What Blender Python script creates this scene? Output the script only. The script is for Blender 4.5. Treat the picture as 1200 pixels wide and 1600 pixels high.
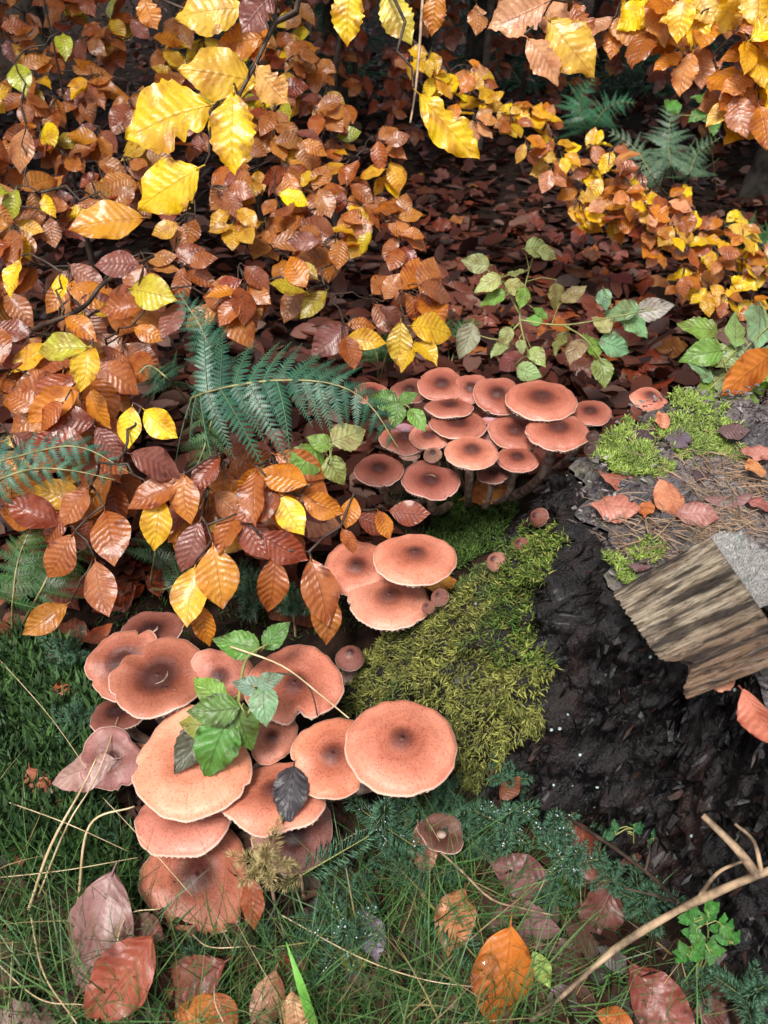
import bpy, math, random
import numpy as np
from mathutils import Vector, Matrix
from math import radians, sin, cos, pi

for o in list(bpy.data.objects):
    bpy.data.objects.remove(o, do_unlink=True)
scene = bpy.context.scene
COL = scene.collection
rnd = random.Random(11)
rng = np.random.default_rng(11)

# ------------------------------------------------------------------ camera
PITCH, CAMZ, FPX = radians(38), 0.80, 1155.0      # FPX: focal length in photo pixels (1200 x 1600)
cd = bpy.data.cameras.new('camera')
cam = bpy.data.objects.new('camera', cd)
COL.objects.link(cam)
cam.location = (0, 0, CAMZ)
cam.rotation_euler = (pi / 2 - PITCH, 0, 0)
cd.sensor_fit = 'VERTICAL'
cd.sensor_height = 36
cd.lens = 36 * FPX / 1600
cd.clip_start, cd.clip_end = 0.02, 400
cd.dof.use_dof = True
cd.dof.focus_distance = 0.92
cd.dof.aperture_fstop = 9.0
scene.camera = cam

# ------------------------------------------------------------------ sky, sun, exposure
SUN_EL, SUN_AZ = radians(62), radians(205)        # azimuth from +Y, clockwise: behind the camera
world = bpy.data.worlds.new('World')
scene.world = world
world.use_nodes = True
wn = world.node_tree
wn.nodes.clear()
sky = wn.nodes.new('ShaderNodeTexSky')
sky.sky_type = 'NISHITA'
sky.sun_disc = False
sky.sun_elevation, sky.sun_rotation = SUN_EL, SUN_AZ
sky.air_density, sky.dust_density, sky.ozone_density = 1.0, 4.0, 1.0
hs = wn.nodes.new('ShaderNodeHueSaturation')      # grey overcast
hs.inputs['Saturation'].default_value = 0.25
bg = wn.nodes.new('ShaderNodeBackground')
bg.inputs['Strength'].default_value = 0.08
wo = wn.nodes.new('ShaderNodeOutputWorld')
wn.links.new(sky.outputs[0], hs.inputs['Color'])
wn.links.new(hs.outputs[0], bg.inputs['Color'])
wn.links.new(bg.outputs[0], wo.inputs['Surface'])
sl = bpy.data.lights.new('sun', 'SUN')
sl.energy, sl.angle, sl.color = 1.5, radians(16), (1.0, 0.95, 0.88)
sun = bpy.data.objects.new('sun', sl)
COL.objects.link(sun)
sun.rotation_euler = (pi / 2 - SUN_EL, 0, pi - SUN_AZ)
sun.location = (0, 0, 12)
scene.view_settings.view_transform = 'Standard'
scene.view_settings.look = 'None'
scene.view_settings.gamma = 1
scene.view_settings.use_curve_mapping = False
scene.view_settings.exposure = 1.4
scene.render.engine = 'CYCLES'
scene.cycles.use_denoising = True
scene.cycles.max_bounces = 6
scene.cycles.transparent_max_bounces = 4

# ------------------------------------------------------------------ geometry helpers
RIGHT = np.array([1.0, 0, 0])
UP = np.array([0, sin(PITCH), cos(PITCH)])
FWD = np.array([0, cos(PITCH), -sin(PITCH)])
CAM = np.array([0, 0, CAMZ])


def W(px, py, d):
    return CAM + d * (FWD + RIGHT * (px - 600) / FPX + UP * (800 - py) / FPX)


def Wz(px, py, z):
    v = FWD + RIGHT * (px - 600) / FPX + UP * (800 - py) / FPX
    return CAM + v * ((z - CAMZ) / v[2])


def proj(P):
    q = np.atleast_2d(P) - CAM
    d = q @ FWD
    return 600 + FPX * (q @ RIGHT) / d, 800 - FPX * (q @ UP) / d, d


def _hash(i, j, k, s):
    h = (i * 374761393 + j * 668265263 + k * 2147483647 + s * 1274126177) & 0xffffffff
    h = ((h ^ (h >> 13)) * 1274126177) & 0xffffffff
    return ((h ^ (h >> 16)) & 0xffff) / 65535.0


def vnoise(p, s=0):
    p = np.atleast_2d(np.asarray(p, float))
    i = np.floor(p).astype(np.int64)
    f = p - i
    f = f * f * (3 - 2 * f)
    r = 0
    for a in (0, 1):
        for b in (0, 1):
            for c in (0, 1):
                w = (f[:, 0] if a else 1 - f[:, 0]) * (f[:, 1] if b else 1 - f[:, 1]) * (f[:, 2] if c else 1 - f[:, 2])
                r = r + w * _hash(i[:, 0] + a, i[:, 1] + b, i[:, 2] + c, s)
    return r * 2 - 1


def fbm(p, octs=4, s=0):
    p = np.atleast_2d(np.asarray(p, float))
    r, a = 0, 1.0
    for o in range(octs):
        r = r + a * vnoise(p, s + o)
        p, a = p * 2.03 + 7.1, a * 0.5
    return r


def gz(x, y):
    x = np.atleast_1d(np.asarray(x, float)); y = np.atleast_1d(np.asarray(y, float))
    p = np.stack([x, y, x * 0], 1)
    z = 0.022 * fbm(p * 5, 3, 3) + 0.05 * np.clip(np.hypot(x, y) - 2, 0, 30) ** 0.7 * vnoise(p * 0.7, 9)
    return z


def gz1(x, y):
    return float(gz(x, y)[0])


def Wg(px, py, dz=0.0):
    z = 0.0
    for _ in range(6):
        p = Wz(px, py, z + dz)
        z = 0.5 * z + 0.5 * gz1(p[0], p[1])
    return p


def inpoly(px, py, poly):
    px, py = np.asarray(px), np.asarray(py)
    r = np.zeros(px.shape, bool)
    n = len(poly)
    for i in range(n):
        (x1, y1), (x2, y2) = poly[i], poly[(i + 1) % n]
        c = ((y1 > py) != (y2 > py)) & (px < (x2 - x1) * (py - y1) / (y2 - y1 + 1e-9) + x1)
        r ^= c
    return r


def nrm(v):
    v = np.asarray(v, float)
    return v / (np.linalg.norm(v, axis=-1, keepdims=True) + 1e-12)


def mesh(name, V, F, mat=None, smooth=True, luv=None, rr=None, col=None):
    V = np.asarray(V, np.float32)
    F = np.asarray(F, np.int32)
    me = bpy.data.meshes.new(name)
    me.vertices.add(len(V)); me.vertices.foreach_set('co', V.ravel())
    k = F.shape[1]
    me.loops.add(F.size); me.loops.foreach_set('vertex_index', F.ravel())
    me.polygons.add(len(F)); me.polygons.foreach_set('loop_start', np.arange(0, F.size, k, dtype=np.int32))
    me.update(calc_edges=True)
    me.polygons.foreach_set('use_smooth', np.full(len(F), smooth))
    if luv is not None:
        a = me.attributes.new('luv', 'FLOAT_VECTOR', 'POINT'); a.data.foreach_set('vector', np.asarray(luv, np.float32).ravel())
    if rr is not None:
        a = me.attributes.new('rr', 'FLOAT', 'POINT'); a.data.foreach_set('value', np.asarray(rr, np.float32).ravel())
    if col is not None:
        a = me.attributes.new('Col', 'FLOAT_COLOR', 'POINT'); a.data.foreach_set('color', np.asarray(col, np.float32).ravel())
    if mat is not None:
        me.materials.append(mat)
    me.validate()
    return me


def obj(name, me, parent=None, M=None, color=None):
    o = bpy.data.objects.new(name, me)
    COL.objects.link(o)
    if M is None:
        M = Matrix.Identity(4)
    if parent is not None:
        o.parent = parent
        M = parent_inv(parent) @ M
    o.matrix_basis = M
    if color is not None:
        o.color = (*color[:3], color[3] if len(color) > 3 else 0.0)
    return o


_pinv = {}


def parent_inv(p):
    if p.name not in _pinv:
        m = p.matrix_basis.copy()
        q = p.parent
        while q is not None:
            m = q.matrix_basis @ m
            q = q.parent
        _pinv[p.name] = m.inverted()
    return _pinv[p.name]


def tag(o, label=None, cat=None, group=None, kind=None):
    if label: o['label'] = label
    if cat: o['category'] = cat
    if group: o['group'] = group
    if kind: o['kind'] = kind
    return o


def thing(name, label, cat, loc, group=None):
    o = bpy.data.objects.new(name, None)
    COL.objects.link(o)
    o.empty_display_size = 0.02
    o.location = [float(c) for c in loc]
    o.matrix_basis = Matrix.Translation(Vector([float(c) for c in loc]))
    return tag(o, label, cat, group)


def gridF(nu, nv, wrap=False):
    i = np.arange(nu - 1)[:, None]
    j = np.arange(nv if wrap else nv - 1)[None, :]
    j2 = (j + 1) % nv
    return np.stack([i * nv + j, i * nv + j2, (i + 1) * nv + j2, (i + 1) * nv + j], -1).reshape(-1, 4)


def tube(pts, rad, sides=6):
    pts = np.asarray(pts, float)
    n = len(pts)
    rad = np.broadcast_to(np.asarray(rad, float), (n,)) if np.ndim(rad) else np.full(n, rad)
    t = nrm(np.gradient(pts, axis=0))
    ref = np.array([0.13, 0.31, 0.94]) if abs(t[:, 2]).mean() < 0.8 else np.array([1.0, 0.2, 0])
    a = nrm(np.cross(t, ref)); b = np.cross(t, a)
    an = np.linspace(0, 2 * pi, sides, endpoint=False)
    V = pts[:, None] + rad[:, None, None] * (a[:, None] * np.cos(an)[None, :, None] + b[:, None] * np.sin(an)[None, :, None])
    V = V.reshape(-1, 3)
    F = gridF(n, sides, True)
    caps = [[0, 0, 0, 0]]
    e = []
    for base in (0, (n - 1) * sides):
        for k in range(1, sides - 1, 2):
            e.append([base, base + k, base + min(k + 1, sides - 1), base + min(k + 2, sides - 1)])
    e = [q for q in e if len(set(q)) == 4]
    return V, (np.concatenate([F, np.array(e)]) if e else F)


def merge(parts):
    Vs, Fs, n = [], [], 0
    for V, F in parts:
        Vs.append(V); Fs.append(F + n); n += len(V)
    return np.concatenate(Vs), np.concatenate(Fs)


def spline(pts, n=12):
    pts = np.asarray(pts, float)
    m = len(pts)
    P = np.concatenate([[2 * pts[0] - pts[1]], pts, [2 * pts[-1] - pts[-2]]])
    out = []
    per = max(2, n // (m - 1))
    for i in range(m - 1):
        for k in range(per):
            t = k / per
            p0, p1, p2, p3 = P[i:i + 4]
            out.append(0.5 * (2 * p1 + (p2 - p0) * t + (2 * p0 - 5 * p1 + 4 * p2 - p3) * t * t + (3 * p1 - p0 - 3 * p2 + p3) * t ** 3))
    out.append(pts[-1])
    return np.array(out)


def frame(pos, axis, normal, scale=1.0, sx=1.0):
    """Matrix whose Y runs along axis and whose Z is close to normal."""
    y = nrm(axis); z = np.asarray(normal, float)
    z = nrm(z - y * np.dot(z, y)); x = np.cross(y, z)
    M = Matrix.Identity(4)
    for c, v, s in ((0, x, scale * sx), (1, y, scale), (2, z, scale)):
        for r in range(3):
            M[r][c] = float(v[r] * s)
    for r in range(3):
        M[r][3] = float(pos[r])
    return M


def mats(axis, spin):
    """k rotation matrices whose local Y runs along axis (k,3)."""
    y = nrm(axis)
    ref = np.where(np.abs(y[:, 2:3]) < 0.9, np.array([[0, 0, 1.0]]), np.array([[1.0, 0, 0]]))
    x = nrm(np.cross(y, ref)); z = np.cross(x, y)
    c, s = np.cos(spin)[:, None], np.sin(spin)[:, None]
    x, z = x * c + z * s, z * c - x * s
    return np.stack([x, y, z], -1)


def scatter(name, tv, tf, pos, axis, scale, mat, col=None, spin=None, smooth=True, luv=None):
    k = len(pos)
    if spin is None:
        spin = rng.uniform(0, 2 * pi, k)
    R = mats(np.asarray(axis), spin)
    sc = np.asarray(scale)
    sc = sc[:, None] if sc.ndim == 1 else sc
    L = tv[None] * sc[:, None, :]
    V = np.einsum('kij,knj->kni', R, L) + np.asarray(pos)[:, None]
    F = (tf[None] + (np.arange(k) * len(tv))[:, None, None]).reshape(-1, tf.shape[1])
    c = None
    if col is not None:
        c = np.repeat(np.concatenate([col, np.ones((k, 1))], 1), len(tv), 0)
    lu = None if luv is None else np.tile(luv, (k, 1))
    return mesh(name, V.reshape(-1, 3), F, mat, smooth, col=c, luv=lu)


# ------------------------------------------------------------------ materials
class N:
    def __init__(s, name):
        s.m = bpy.data.materials.new(name); s.m.use_nodes = True
        s.t = s.m.node_tree; s.t.nodes.clear()
        s.out = s.t.nodes.new('ShaderNodeOutputMaterial')

    def n(s, typ, ins=None, **kw):
        nd = s.t.nodes.new(typ)
        for k, v in kw.items():
            setattr(nd, k, v)
        for k, v in (ins or {}).items():
            s.set(nd.inputs[k], v)
        return nd

    def set(s, i, v):
        if isinstance(v, bpy.types.NodeSocket):
            s.t.links.new(v, i)
        elif v is not None:
            if i.type == 'RGBA' and len(v) == 3:
                v = (*v, 1)
            i.default_value = v

    def math(s, op, a, b=None, c=None, clamp=False):
        nd = s.n('ShaderNodeMath', operation=op, use_clamp=clamp)
        for k, v in enumerate((a, b, c)):
            if v is not None:
                s.set(nd.inputs[k], v)
        return nd.outputs[0]

    def ramp(s, v, a, b, lo=0.0, hi=1.0):
        nd = s.n('ShaderNodeMapRange', {0: v, 1: a, 2: b, 3: lo, 4: hi}, interpolation_type='SMOOTHSTEP')
        return nd.outputs[0]

    def mix(s, f, a, b, blend='MIX'):
        nd = s.n('ShaderNodeMix', data_type='RGBA', blend_type=blend)
        s.set(nd.inputs[0], f); s.set(nd.inputs[6], a); s.set(nd.inputs[7], b)
        return nd.outputs[2]

    def noise(s, scale, detail=3, vec=None, w=None, rough=0.55, out=0):
        nd = s.n('ShaderNodeTexNoise', {'Scale': scale, 'Detail': detail, 'Roughness': rough})
        if w is not None:
            nd.noise_dimensions = '4D'; s.set(nd.inputs['W'], w)
        if vec is not None:
            s.set(nd.inputs['Vector'], vec)
        return nd.outputs[out]

    def attr(s, name):
        return s.n('ShaderNodeAttribute', attribute_name=name)

    def bump(s, h, strength=0.5, dist=0.002):
        return s.n('ShaderNodeBump', {'Height': h, 'Strength': strength, 'Distance': dist}).outputs[0]

    def bsdf(s, color, rough=0.5, normal=None, spec=0.5, coat=0.0, coatr=0.15, trans=0.0, tcol=None, sss=0.0):
        p = s.n('ShaderNodeBsdfPrincipled')
        s.set(p.inputs['Base Color'], color); s.set(p.inputs['Roughness'], rough)
        s.set(p.inputs['Specular IOR Level'], spec)
        s.set(p.inputs['Coat Weight'], coat); s.set(p.inputs['Coat Roughness'], coatr)
        if sss:
            p.inputs['Subsurface Weight'].default_value = sss
            p.inputs['Subsurface Radius'].default_value = (0.01, 0.004, 0.003)
            p.inputs['Subsurface Scale'].default_value = 0.5
        if normal is not None:
            s.set(p.inputs['Normal'], normal)
        sh = p.outputs[0]
        if trans:
            t = s.n('ShaderNodeBsdfTranslucent')
            s.set(t.inputs[0], tcol if tcol is not None else color)
            if normal is not None:
                s.set(t.inputs['Normal'], normal)
            mx = s.n('ShaderNodeMixShader')
            s.set(mx.inputs[0], trans); s.set(mx.inputs[1], sh); s.set(mx.inputs[2], t.outputs[0])
            sh = mx.outputs[0]
        s.t.links.new(sh, s.out.inputs['Surface'])
        return s.m


def leaf_material(name, nveins, slope, wet=0.22, trans=0.32, veindark=0.34, rough=0.32, from_attr=False, veinpale=False, spots=True, bmp=0.34, spec=0.5):
    s = N(name)
    oi = s.n('ShaderNodeObjectInfo')
    lu = s.n('ShaderNodeSeparateXYZ', {0: s.attr('luv').outputs['Vector']})
    u, v = s.math('ABSOLUTE', lu.outputs[0]), lu.outputs[1]
    wob = s.noise(3.0, 2, s.attr('luv').outputs['Vector'], s.math('MULTIPLY', oi.outputs['Random'], 31))
    ph = s.math('MULTIPLY', s.math('ADD', s.math('SUBTRACT', v, s.math('MULTIPLY', u, slope)), s.math('MULTIPLY', wob, 0.11)), nveins)
    tri = s.math('MULTIPLY', s.math('ABSOLUTE', s.math('SUBTRACT', s.math('FRACT', ph), 0.5)), 2)   # 1 on a vein
    vein = s.ramp(tri, 0.86, 1.0)
    mid = s.ramp(u, 0.015, 0.07, 1, 0)
    vm = s.math('MAXIMUM', vein, mid)
    co = s.n('ShaderNodeTexCoord').outputs['Object']
    w = s.math('MULTIPLY', oi.outputs['Random'], 60)
    base = s.attr('Col').outputs['Color'] if from_attr else oi.outputs['Color']
    n1 = s.noise(2.6, 4, co, w)
    n2 = s.noise(14, 3, co, w)
    c = s.mix(s.ramp(n1, 0.42, 0.72), base, s.mix(1.0, base, (0.62, 0.42, 0.36), 'MULTIPLY'))
    c = s.mix(s.math('MULTIPLY', s.ramp(n2, 0.45, 0.7), 0.35), c, s.mix(1.0, c, (0.6, 0.5, 0.45), 'MULTIPLY'))
    if spots:
        edge = s.math('ADD', s.math('MULTIPLY', u, 0.22), s.noise(4.5, 4, co, s.math('ADD', w, 9)))
        c = s.mix(s.math('MULTIPLY', s.ramp(edge, 0.70, 0.84), 0.8), c, s.mix(1.0, c, (0.4, 0.24, 0.2), 'MULTIPLY'))
        sp = s.noise(30, 2, co, s.math('ADD', w, 3))
        c = s.mix(s.math('MULTIPLY', s.ramp(sp, 0.70, 0.76), 0.8), c, s.mix(1.0, c, (0.25, 0.16, 0.14), 'MULTIPLY'))
    if veinpale:
        c = s.mix(s.math('MULTIPLY', vm, veindark), c, s.mix(1.0, c, (1.5, 1.5, 1.3), 'MULTIPLY'))
    else:
        c = s.mix(s.math('MULTIPLY', vm, veindark), c, s.mix(1.0, c, (0.42, 0.34, 0.32), 'MULTIPLY'))
    h = s.math('ADD', s.math('MULTIPLY', s.ramp(tri, 0.0, 1.0), -1.0), s.math('MULTIPLY', mid, -0.8))
    h = s.math('ADD', h, s.math('MULTIPLY', n2, 0.7))
    nr = s.bump(h, bmp, 0.0022)
    r = s.ramp(n2, 0.3, 0.7, rough * 0.7, rough * 1.4)
    return s.bsdf(c, r, nr, spec, wet, 0.12, trans, s.mix(1.0, c, (1.15, 1.0, 0.7), 'MULTIPLY'))


M_BEECH = leaf_material('beech_leaf', 9.0, 0.17)
M_LITTER = leaf_material('leaf_litter', 9.0, 0.17, from_attr=True, trans=0.1, veindark=0.15, wet=0.0, bmp=0.05, spec=0.25, rough=0.5)
M_FALLEN = leaf_material('fallen_leaf', 9.0, 0.17, trans=0.12, veindark=0.3, wet=0.08, rough=0.45, bmp=0.3, spec=0.3)
M_BRAMBLE = leaf_material('bramble_leaf', 7.0, 0.3, wet=0.1, trans=0.35, veindark=0.6, rough=0.45)


def simple(name, c1, c2, scale, rough=0.6, bump=0.4, bdist=0.002, spec=0.4, coat=0.0, detail=5, attr=False, trans=0.0, lo=0.35, hi=0.65):
    s = N(name)
    co = s.n('ShaderNodeTexCoord').outputs['Object']
    n1 = s.noise(scale, detail, co)
    c = s.mix(s.ramp(n1, lo, hi), c1, c2)
    if attr:
        c = s.mix(1.0, s.attr('Col').outputs['Color'], c, 'MULTIPLY')
    return s.bsdf(c, rough, s.bump(n1, bump, bdist), spec, coat, trans=trans)


M_SOIL = simple('soil', (0.006, 0.004, 0.003), (0.028, 0.016, 0.011), 30, 0.95, 0.8, 0.01, spec=0.1)
M_TWIG = simple('twig_bark', (0.02, 0.013, 0.010), (0.07, 0.045, 0.03), 60, 0.55, 0.5, 0.001)
M_TRUNK = simple('trunk_bark', (0.012, 0.010, 0.008), (0.05, 0.042, 0.033), 18, 0.9, 0.7, 0.01, spec=0.15)
M_STRAW = simple('dry_straw', (0.42, 0.30, 0.16), (0.66, 0.52, 0.33), 40, 0.5, 0.3, 0.001)
M_DEADTWIG = simple('dead_twig_bark', (0.10, 0.065, 0.04), (0.42, 0.29, 0.18), 45, 0.6, 0.6, 0.0015)
M_GRASS = simple('grass_blade', (0.75, 0.75, 0.7), (1.1, 1.1, 1.0), 20, 0.4, 0, 0.001, attr=True, trans=0.3)
M_MOSS = simple('moss_sprig', (0.8, 0.8, 0.8), (1.15, 1.15, 1.0), 30, 0.6, 0, 0.001, attr=True, trans=0.2)
M_NEEDLE = simple('spruce_needle', (0.02, 0.07, 0.036), (0.13, 0.28, 0.16), 22, 0.4, 0, 0.001, spec=0.6, trans=0.12)
M_NEEDLEY = simple('pale_spruce_needle', (0.34, 0.29, 0.10), (0.62, 0.48, 0.24), 9, 0.4, 0, 0.001, trans=0.15)
M_STALK = simple('green_stalk', (0.16, 0.18, 0.05), (0.30, 0.30, 0.10), 30, 0.45, 0.2, 0.0005)
M_DRYNEEDLE = simple('dry_needle', (0.75, 0.75, 0.75), (1.1, 1.1, 1.1), 30, 0.5, 0, 0.001, attr=True)


def cap_material():
    s = N('mushroom_cap')
    oi = s.n('ShaderNodeObjectInfo')
    rr = s.attr('rr').outputs['Fac']
    co = s.n('ShaderNodeTexCoord').outputs['Object']
    xyz = s.n('ShaderNodeSeparateXYZ', {0: co})
    ang = s.math('ARCTAN2', xyz.outputs[1], xyz.outputs[0])
    w = s.math('MULTIPLY', oi.outputs['Random'], 40)
    n1 = s.noise(22, 4, co, w)
    n2 = s.noise(240, 3, co, w)
    base = oi.outputs['Color']
    wr = s.math('ADD', rr, s.math('MULTIPLY', s.math('SUBTRACT', n1, 0.5), 0.22))
    c = s.mix(s.ramp(n1, 0.35, 0.7), base, s.mix(1.0, base, (0.80, 0.70, 0.66), 'MULTIPLY'))
    pale = s.ramp(wr, 0.55, 0.95)
    c = s.mix(s.math('MULTIPLY', pale, 0.7), c, s.mix(1.0, c, (1.15, 1.2, 1.2), 'MULTIPLY'))
    mid = s.ramp(wr, 0.2, 0.85, 0.8, 0)
    c = s.mix(mid, c, s.mix(1.0, c, (0.55, 0.40, 0.34), 'MULTIPLY'))
    cen = s.ramp(wr, 0.08, 0.42, 0.92, 0)
    c = s.mix(cen, c, s.mix(1.0, base, (0.12, 0.10, 0.13), 'MULTIPLY'))
    # radial fibres and small dark scales
    cv = s.n('ShaderNodeCombineXYZ', {0: s.math('MULTIPLY', s.math('SINE', ang), 2.0), 1: s.math('MULTIPLY', s.math('COSINE', ang), 2.0), 2: s.math('MULTIPLY', rr, 0.3)}).outputs[0]
    fib = s.noise(16, 3, cv, w)
    c = s.mix(s.math('MULTIPLY', s.ramp(fib, 0.45, 0.7), 0.22), c, s.mix(1.0, c, (0.6, 0.48, 0.42), 'MULTIPLY'))
    vo = s.n('ShaderNodeTexVoronoi', {'Vector': co, 'Scale': 420.0, 'Randomness': 1.0}, feature='F1')
    keep = s.n('ShaderNodeSeparateColor', {0: vo.outputs['Color']}).outputs[0]
    dens = s.ramp(rr, 0.15, 0.9, 0.85, 0.35)
    sc = s.math('MULTIPLY', s.ramp(vo.outputs['Distance'], 0.25, 0.50, 1, 0), s.math('LESS_THAN', keep, dens))
    vo2 = s.n('ShaderNodeTexVoronoi', {'Vector': co, 'Scale': 360.0, 'Randomness': 1.0}, feature='F1')
    keep2 = s.n('ShaderNodeSeparateColor', {0: vo2.outputs['Color']}).outputs[1]
    sc2 = s.math('MULTIPLY', s.ramp(vo2.outputs['Distance'], 0.10, 0.34, 1, 0), s.math('LESS_THAN', keep2, s.math('MULTIPLY', s.ramp(rr, 0.45, 0.9, 0.0, 0.6), s.ramp(n1, 0.4, 0.62))))
    scm = s.math('MAXIMUM', s.math('MULTIPLY', sc, 0.42), s.math('MULTIPLY', sc2, 0.5))
    ring = s.noise(9.0, 2, s.n('ShaderNodeCombineXYZ', {0: s.math('ADD', wr, w)}).outputs[0])
    c = s.mix(s.math('MULTIPLY', s.ramp(ring, 0.45, 0.65), 0.3), c, s.mix(1.0, c, (0.72, 0.62, 0.58), 'MULTIPLY'))
    blot = s.noise(45, 4, co, s.math('ADD', w, 2))
    c = s.mix(s.math('MULTIPLY', s.ramp(blot, 0.5, 0.7), 0.35), c, s.mix(1.0, c, (0.72, 0.6, 0.55), 'MULTIPLY'))
    c = s.mix(scm, c, s.mix(1.0, c, (0.28, 0.17, 0.14), 'MULTIPLY'))
    rim = s.ramp(rr, 0.965, 0.99)
    c = s.mix(s.math('MULTIPLY', rim, 0.7), c, (0.72, 0.52, 0.43))
    # fallen white-lilac spores (amount in the object's alpha)
    side = s.math('ADD', s.math('MULTIPLY', xyz.outputs[1], 9.0), s.noise(30, 4, co, s.math('ADD', w, 5)))
    dust = s.math('MULTIPLY', s.ramp(side, 0.62, 0.95), oi.outputs['Alpha'])
    c = s.mix(s.math('MULTIPLY', dust, s.ramp(n2, 0.3, 0.6, 0.5, 1.0)), c, (0.48, 0.42, 0.62))
    h = s.math('ADD', s.math('MULTIPLY', scm, 0.25), s.math('ADD', s.math('MULTIPLY', n2, 0.6), s.math('MULTIPLY', fib, 0.3)))
    return s.bsdf(c, s.ramp(n1, 0.3, 0.7, 0.38, 0.55), s.bump(h, 0.5, 0.0015), 0.28, 0.05, 0.3, sss=0.06)


M_CAP = cap_material()
M_GILL = simple('mushroom_gills', (0.50, 0.33, 0.26), (0.66, 0.50, 0.42), 60, 0.7, 0.2, 0.001)
M_STEM = simple('mushroom_stem', (0.20, 0.11, 0.08), (0.52, 0.38, 0.31), 70, 0.65, 0.5, 0.0015)


def fern_material():
    s = N('fern_pinna')
    oi = s.n('ShaderNodeObjectInfo')
    lu = s.n('ShaderNodeSeparateXYZ', {0: s.attr('luv').outputs['Vector']})
    co = s.n('ShaderNodeTexCoord').outputs['Object']
    w = s.math('MULTIPLY', oi.outputs['Random'], 40)
    n1 = s.noise(6, 4, co, w)
    c = s.mix(s.ramp(n1, 0.3, 0.7), oi.outputs['Color'], s.mix(1.0, oi.outputs['Color'], (0.6, 0.62, 0.7), 'MULTIPLY'))
    blk = s.math('ADD', s.math('MULTIPLY', lu.outputs[1], 0.55), s.math('MULTIPLY', s.math('SUBTRACT', n1, 0.5), 0.9))
    thr = s.math('SUBTRACT', 1.05, s.math('MULTIPLY', oi.outputs['Alpha'], 0.8))
    f = s.ramp(s.math('SUBTRACT', blk, thr), -0.05, 0.08)
    c = s.mix(f, c, (0.022, 0.018, 0.03))
    rib = s.ramp(s.math('ABSOLUTE', lu.outputs[0]), 0.0, 0.03, 0.6, 0)
    c = s.mix(rib, c, (0.16, 0.2, 0.08))
    return s.bsdf(c, 0.42, s.bump(s.noise(60, 2, co), 0.3, 0.001), 0.5, 0.05, 0.2, 0.22)


M_FERN = fern_material()

# ------------------------------------------------------------------ leaf and plant piece meshes (unit length along +Y)
def leaf_mesh(name, mat, width=0.6, nv=9, tooth=0.03, fold=0.12, curl=0.15, twist=0.0, wave=0.02, belly=0.95, tipw=1.0, seed=0, saw=0, lobes=0, nt=18, nu=7, bite=0, petiole=0.09):
    r = random.Random(seed)
    ph0, ph1, ph2 = (r.uniform(0, 6.28) for _ in range(3))
    t = np.linspace(0, 1, nt)
    u = np.linspace(-1, 1, nu)
    T, U = np.meshgrid(t, u, indexing='ij')
    hw = 0.5 * width * np.sin(pi * np.clip(T, 0, 1) ** belly* 1.0) ** 0.9 * (1 - 0.25 * (T > 0.8) * (T - 0.8) / 0.2 * tipw)
    hw = np.maximum(hw, 0.004)
    au = np.abs(U)
    phs = (T - 0.17) * nv
    side = np.where(U > 0, ph0, ph1)
    hw = hw * (1 + tooth * np.cos(2 * pi * phs) * (0.55 + 0.6 * np.sin(5 * T + side) + 0.35 * np.sin(11 * T + 2 * side)))
    if lobes:
        hw = hw * (1 + 0.16 * np.sin(2 * pi * T * lobes + side) * np.sin(pi * T))
    if bite:
        for k in range(bite):
            tb, sb, wb = r.uniform(0.25, 0.9), r.choice((-1, 1)), r.uniform(0.03, 0.07)
            hw = np.where(U * sb > 0, hw * (1 - 0.45 * np.exp(-((T - tb) / wb) ** 2)), hw)
    X = U * hw
    Y = T.copy()
    if saw:
        Y = Y + saw * au ** 4 * ((phs * 2) % 1.0)
    Z = fold * np.abs(X) - curl * (T - 0.3) ** 2 + wave * au ** 2 * np.sin(2 * pi * T * (2.2 + r.random()) + side)
    Z += 0.012 * np.cos(2 * pi * (T - 0.17 * au) * nv) * au * (nt > 30)
    Z -= 0.10 * r.uniform(-0.5, 1.2) * (np.abs(X) / (0.5 * width)) ** 2 * width
    an = twist * (T - 0.2)
    X, Z = X * np.cos(an) - Z * np.sin(an), Z * np.cos(an) + X * np.sin(an)
    X = X + 0.05 * r.uniform(-1, 1) * np.sin(pi * T)
    V = np.stack([X, Y, Z], -1).reshape(-1, 3)
    luv = np.stack([U, T, U * 0], -1).reshape(-1, 3)
    Fc = gridF(nt, nu)[:, ::-1]
    if petiole:
        pv, pf = tube(np.array([[0, -petiole, -0.03], [0, -petiole * 0.5, -0.012], [0, 0.01, 0.0], [0, 0.05, -0.006]]), 0.011, 4)
        luv = np.concatenate([luv, np.zeros((len(pv), 3))])
        V, Fc = merge([(V, Fc), (pv, pf)])
    return mesh(name, V, Fc, mat, True, luv=luv)


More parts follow.
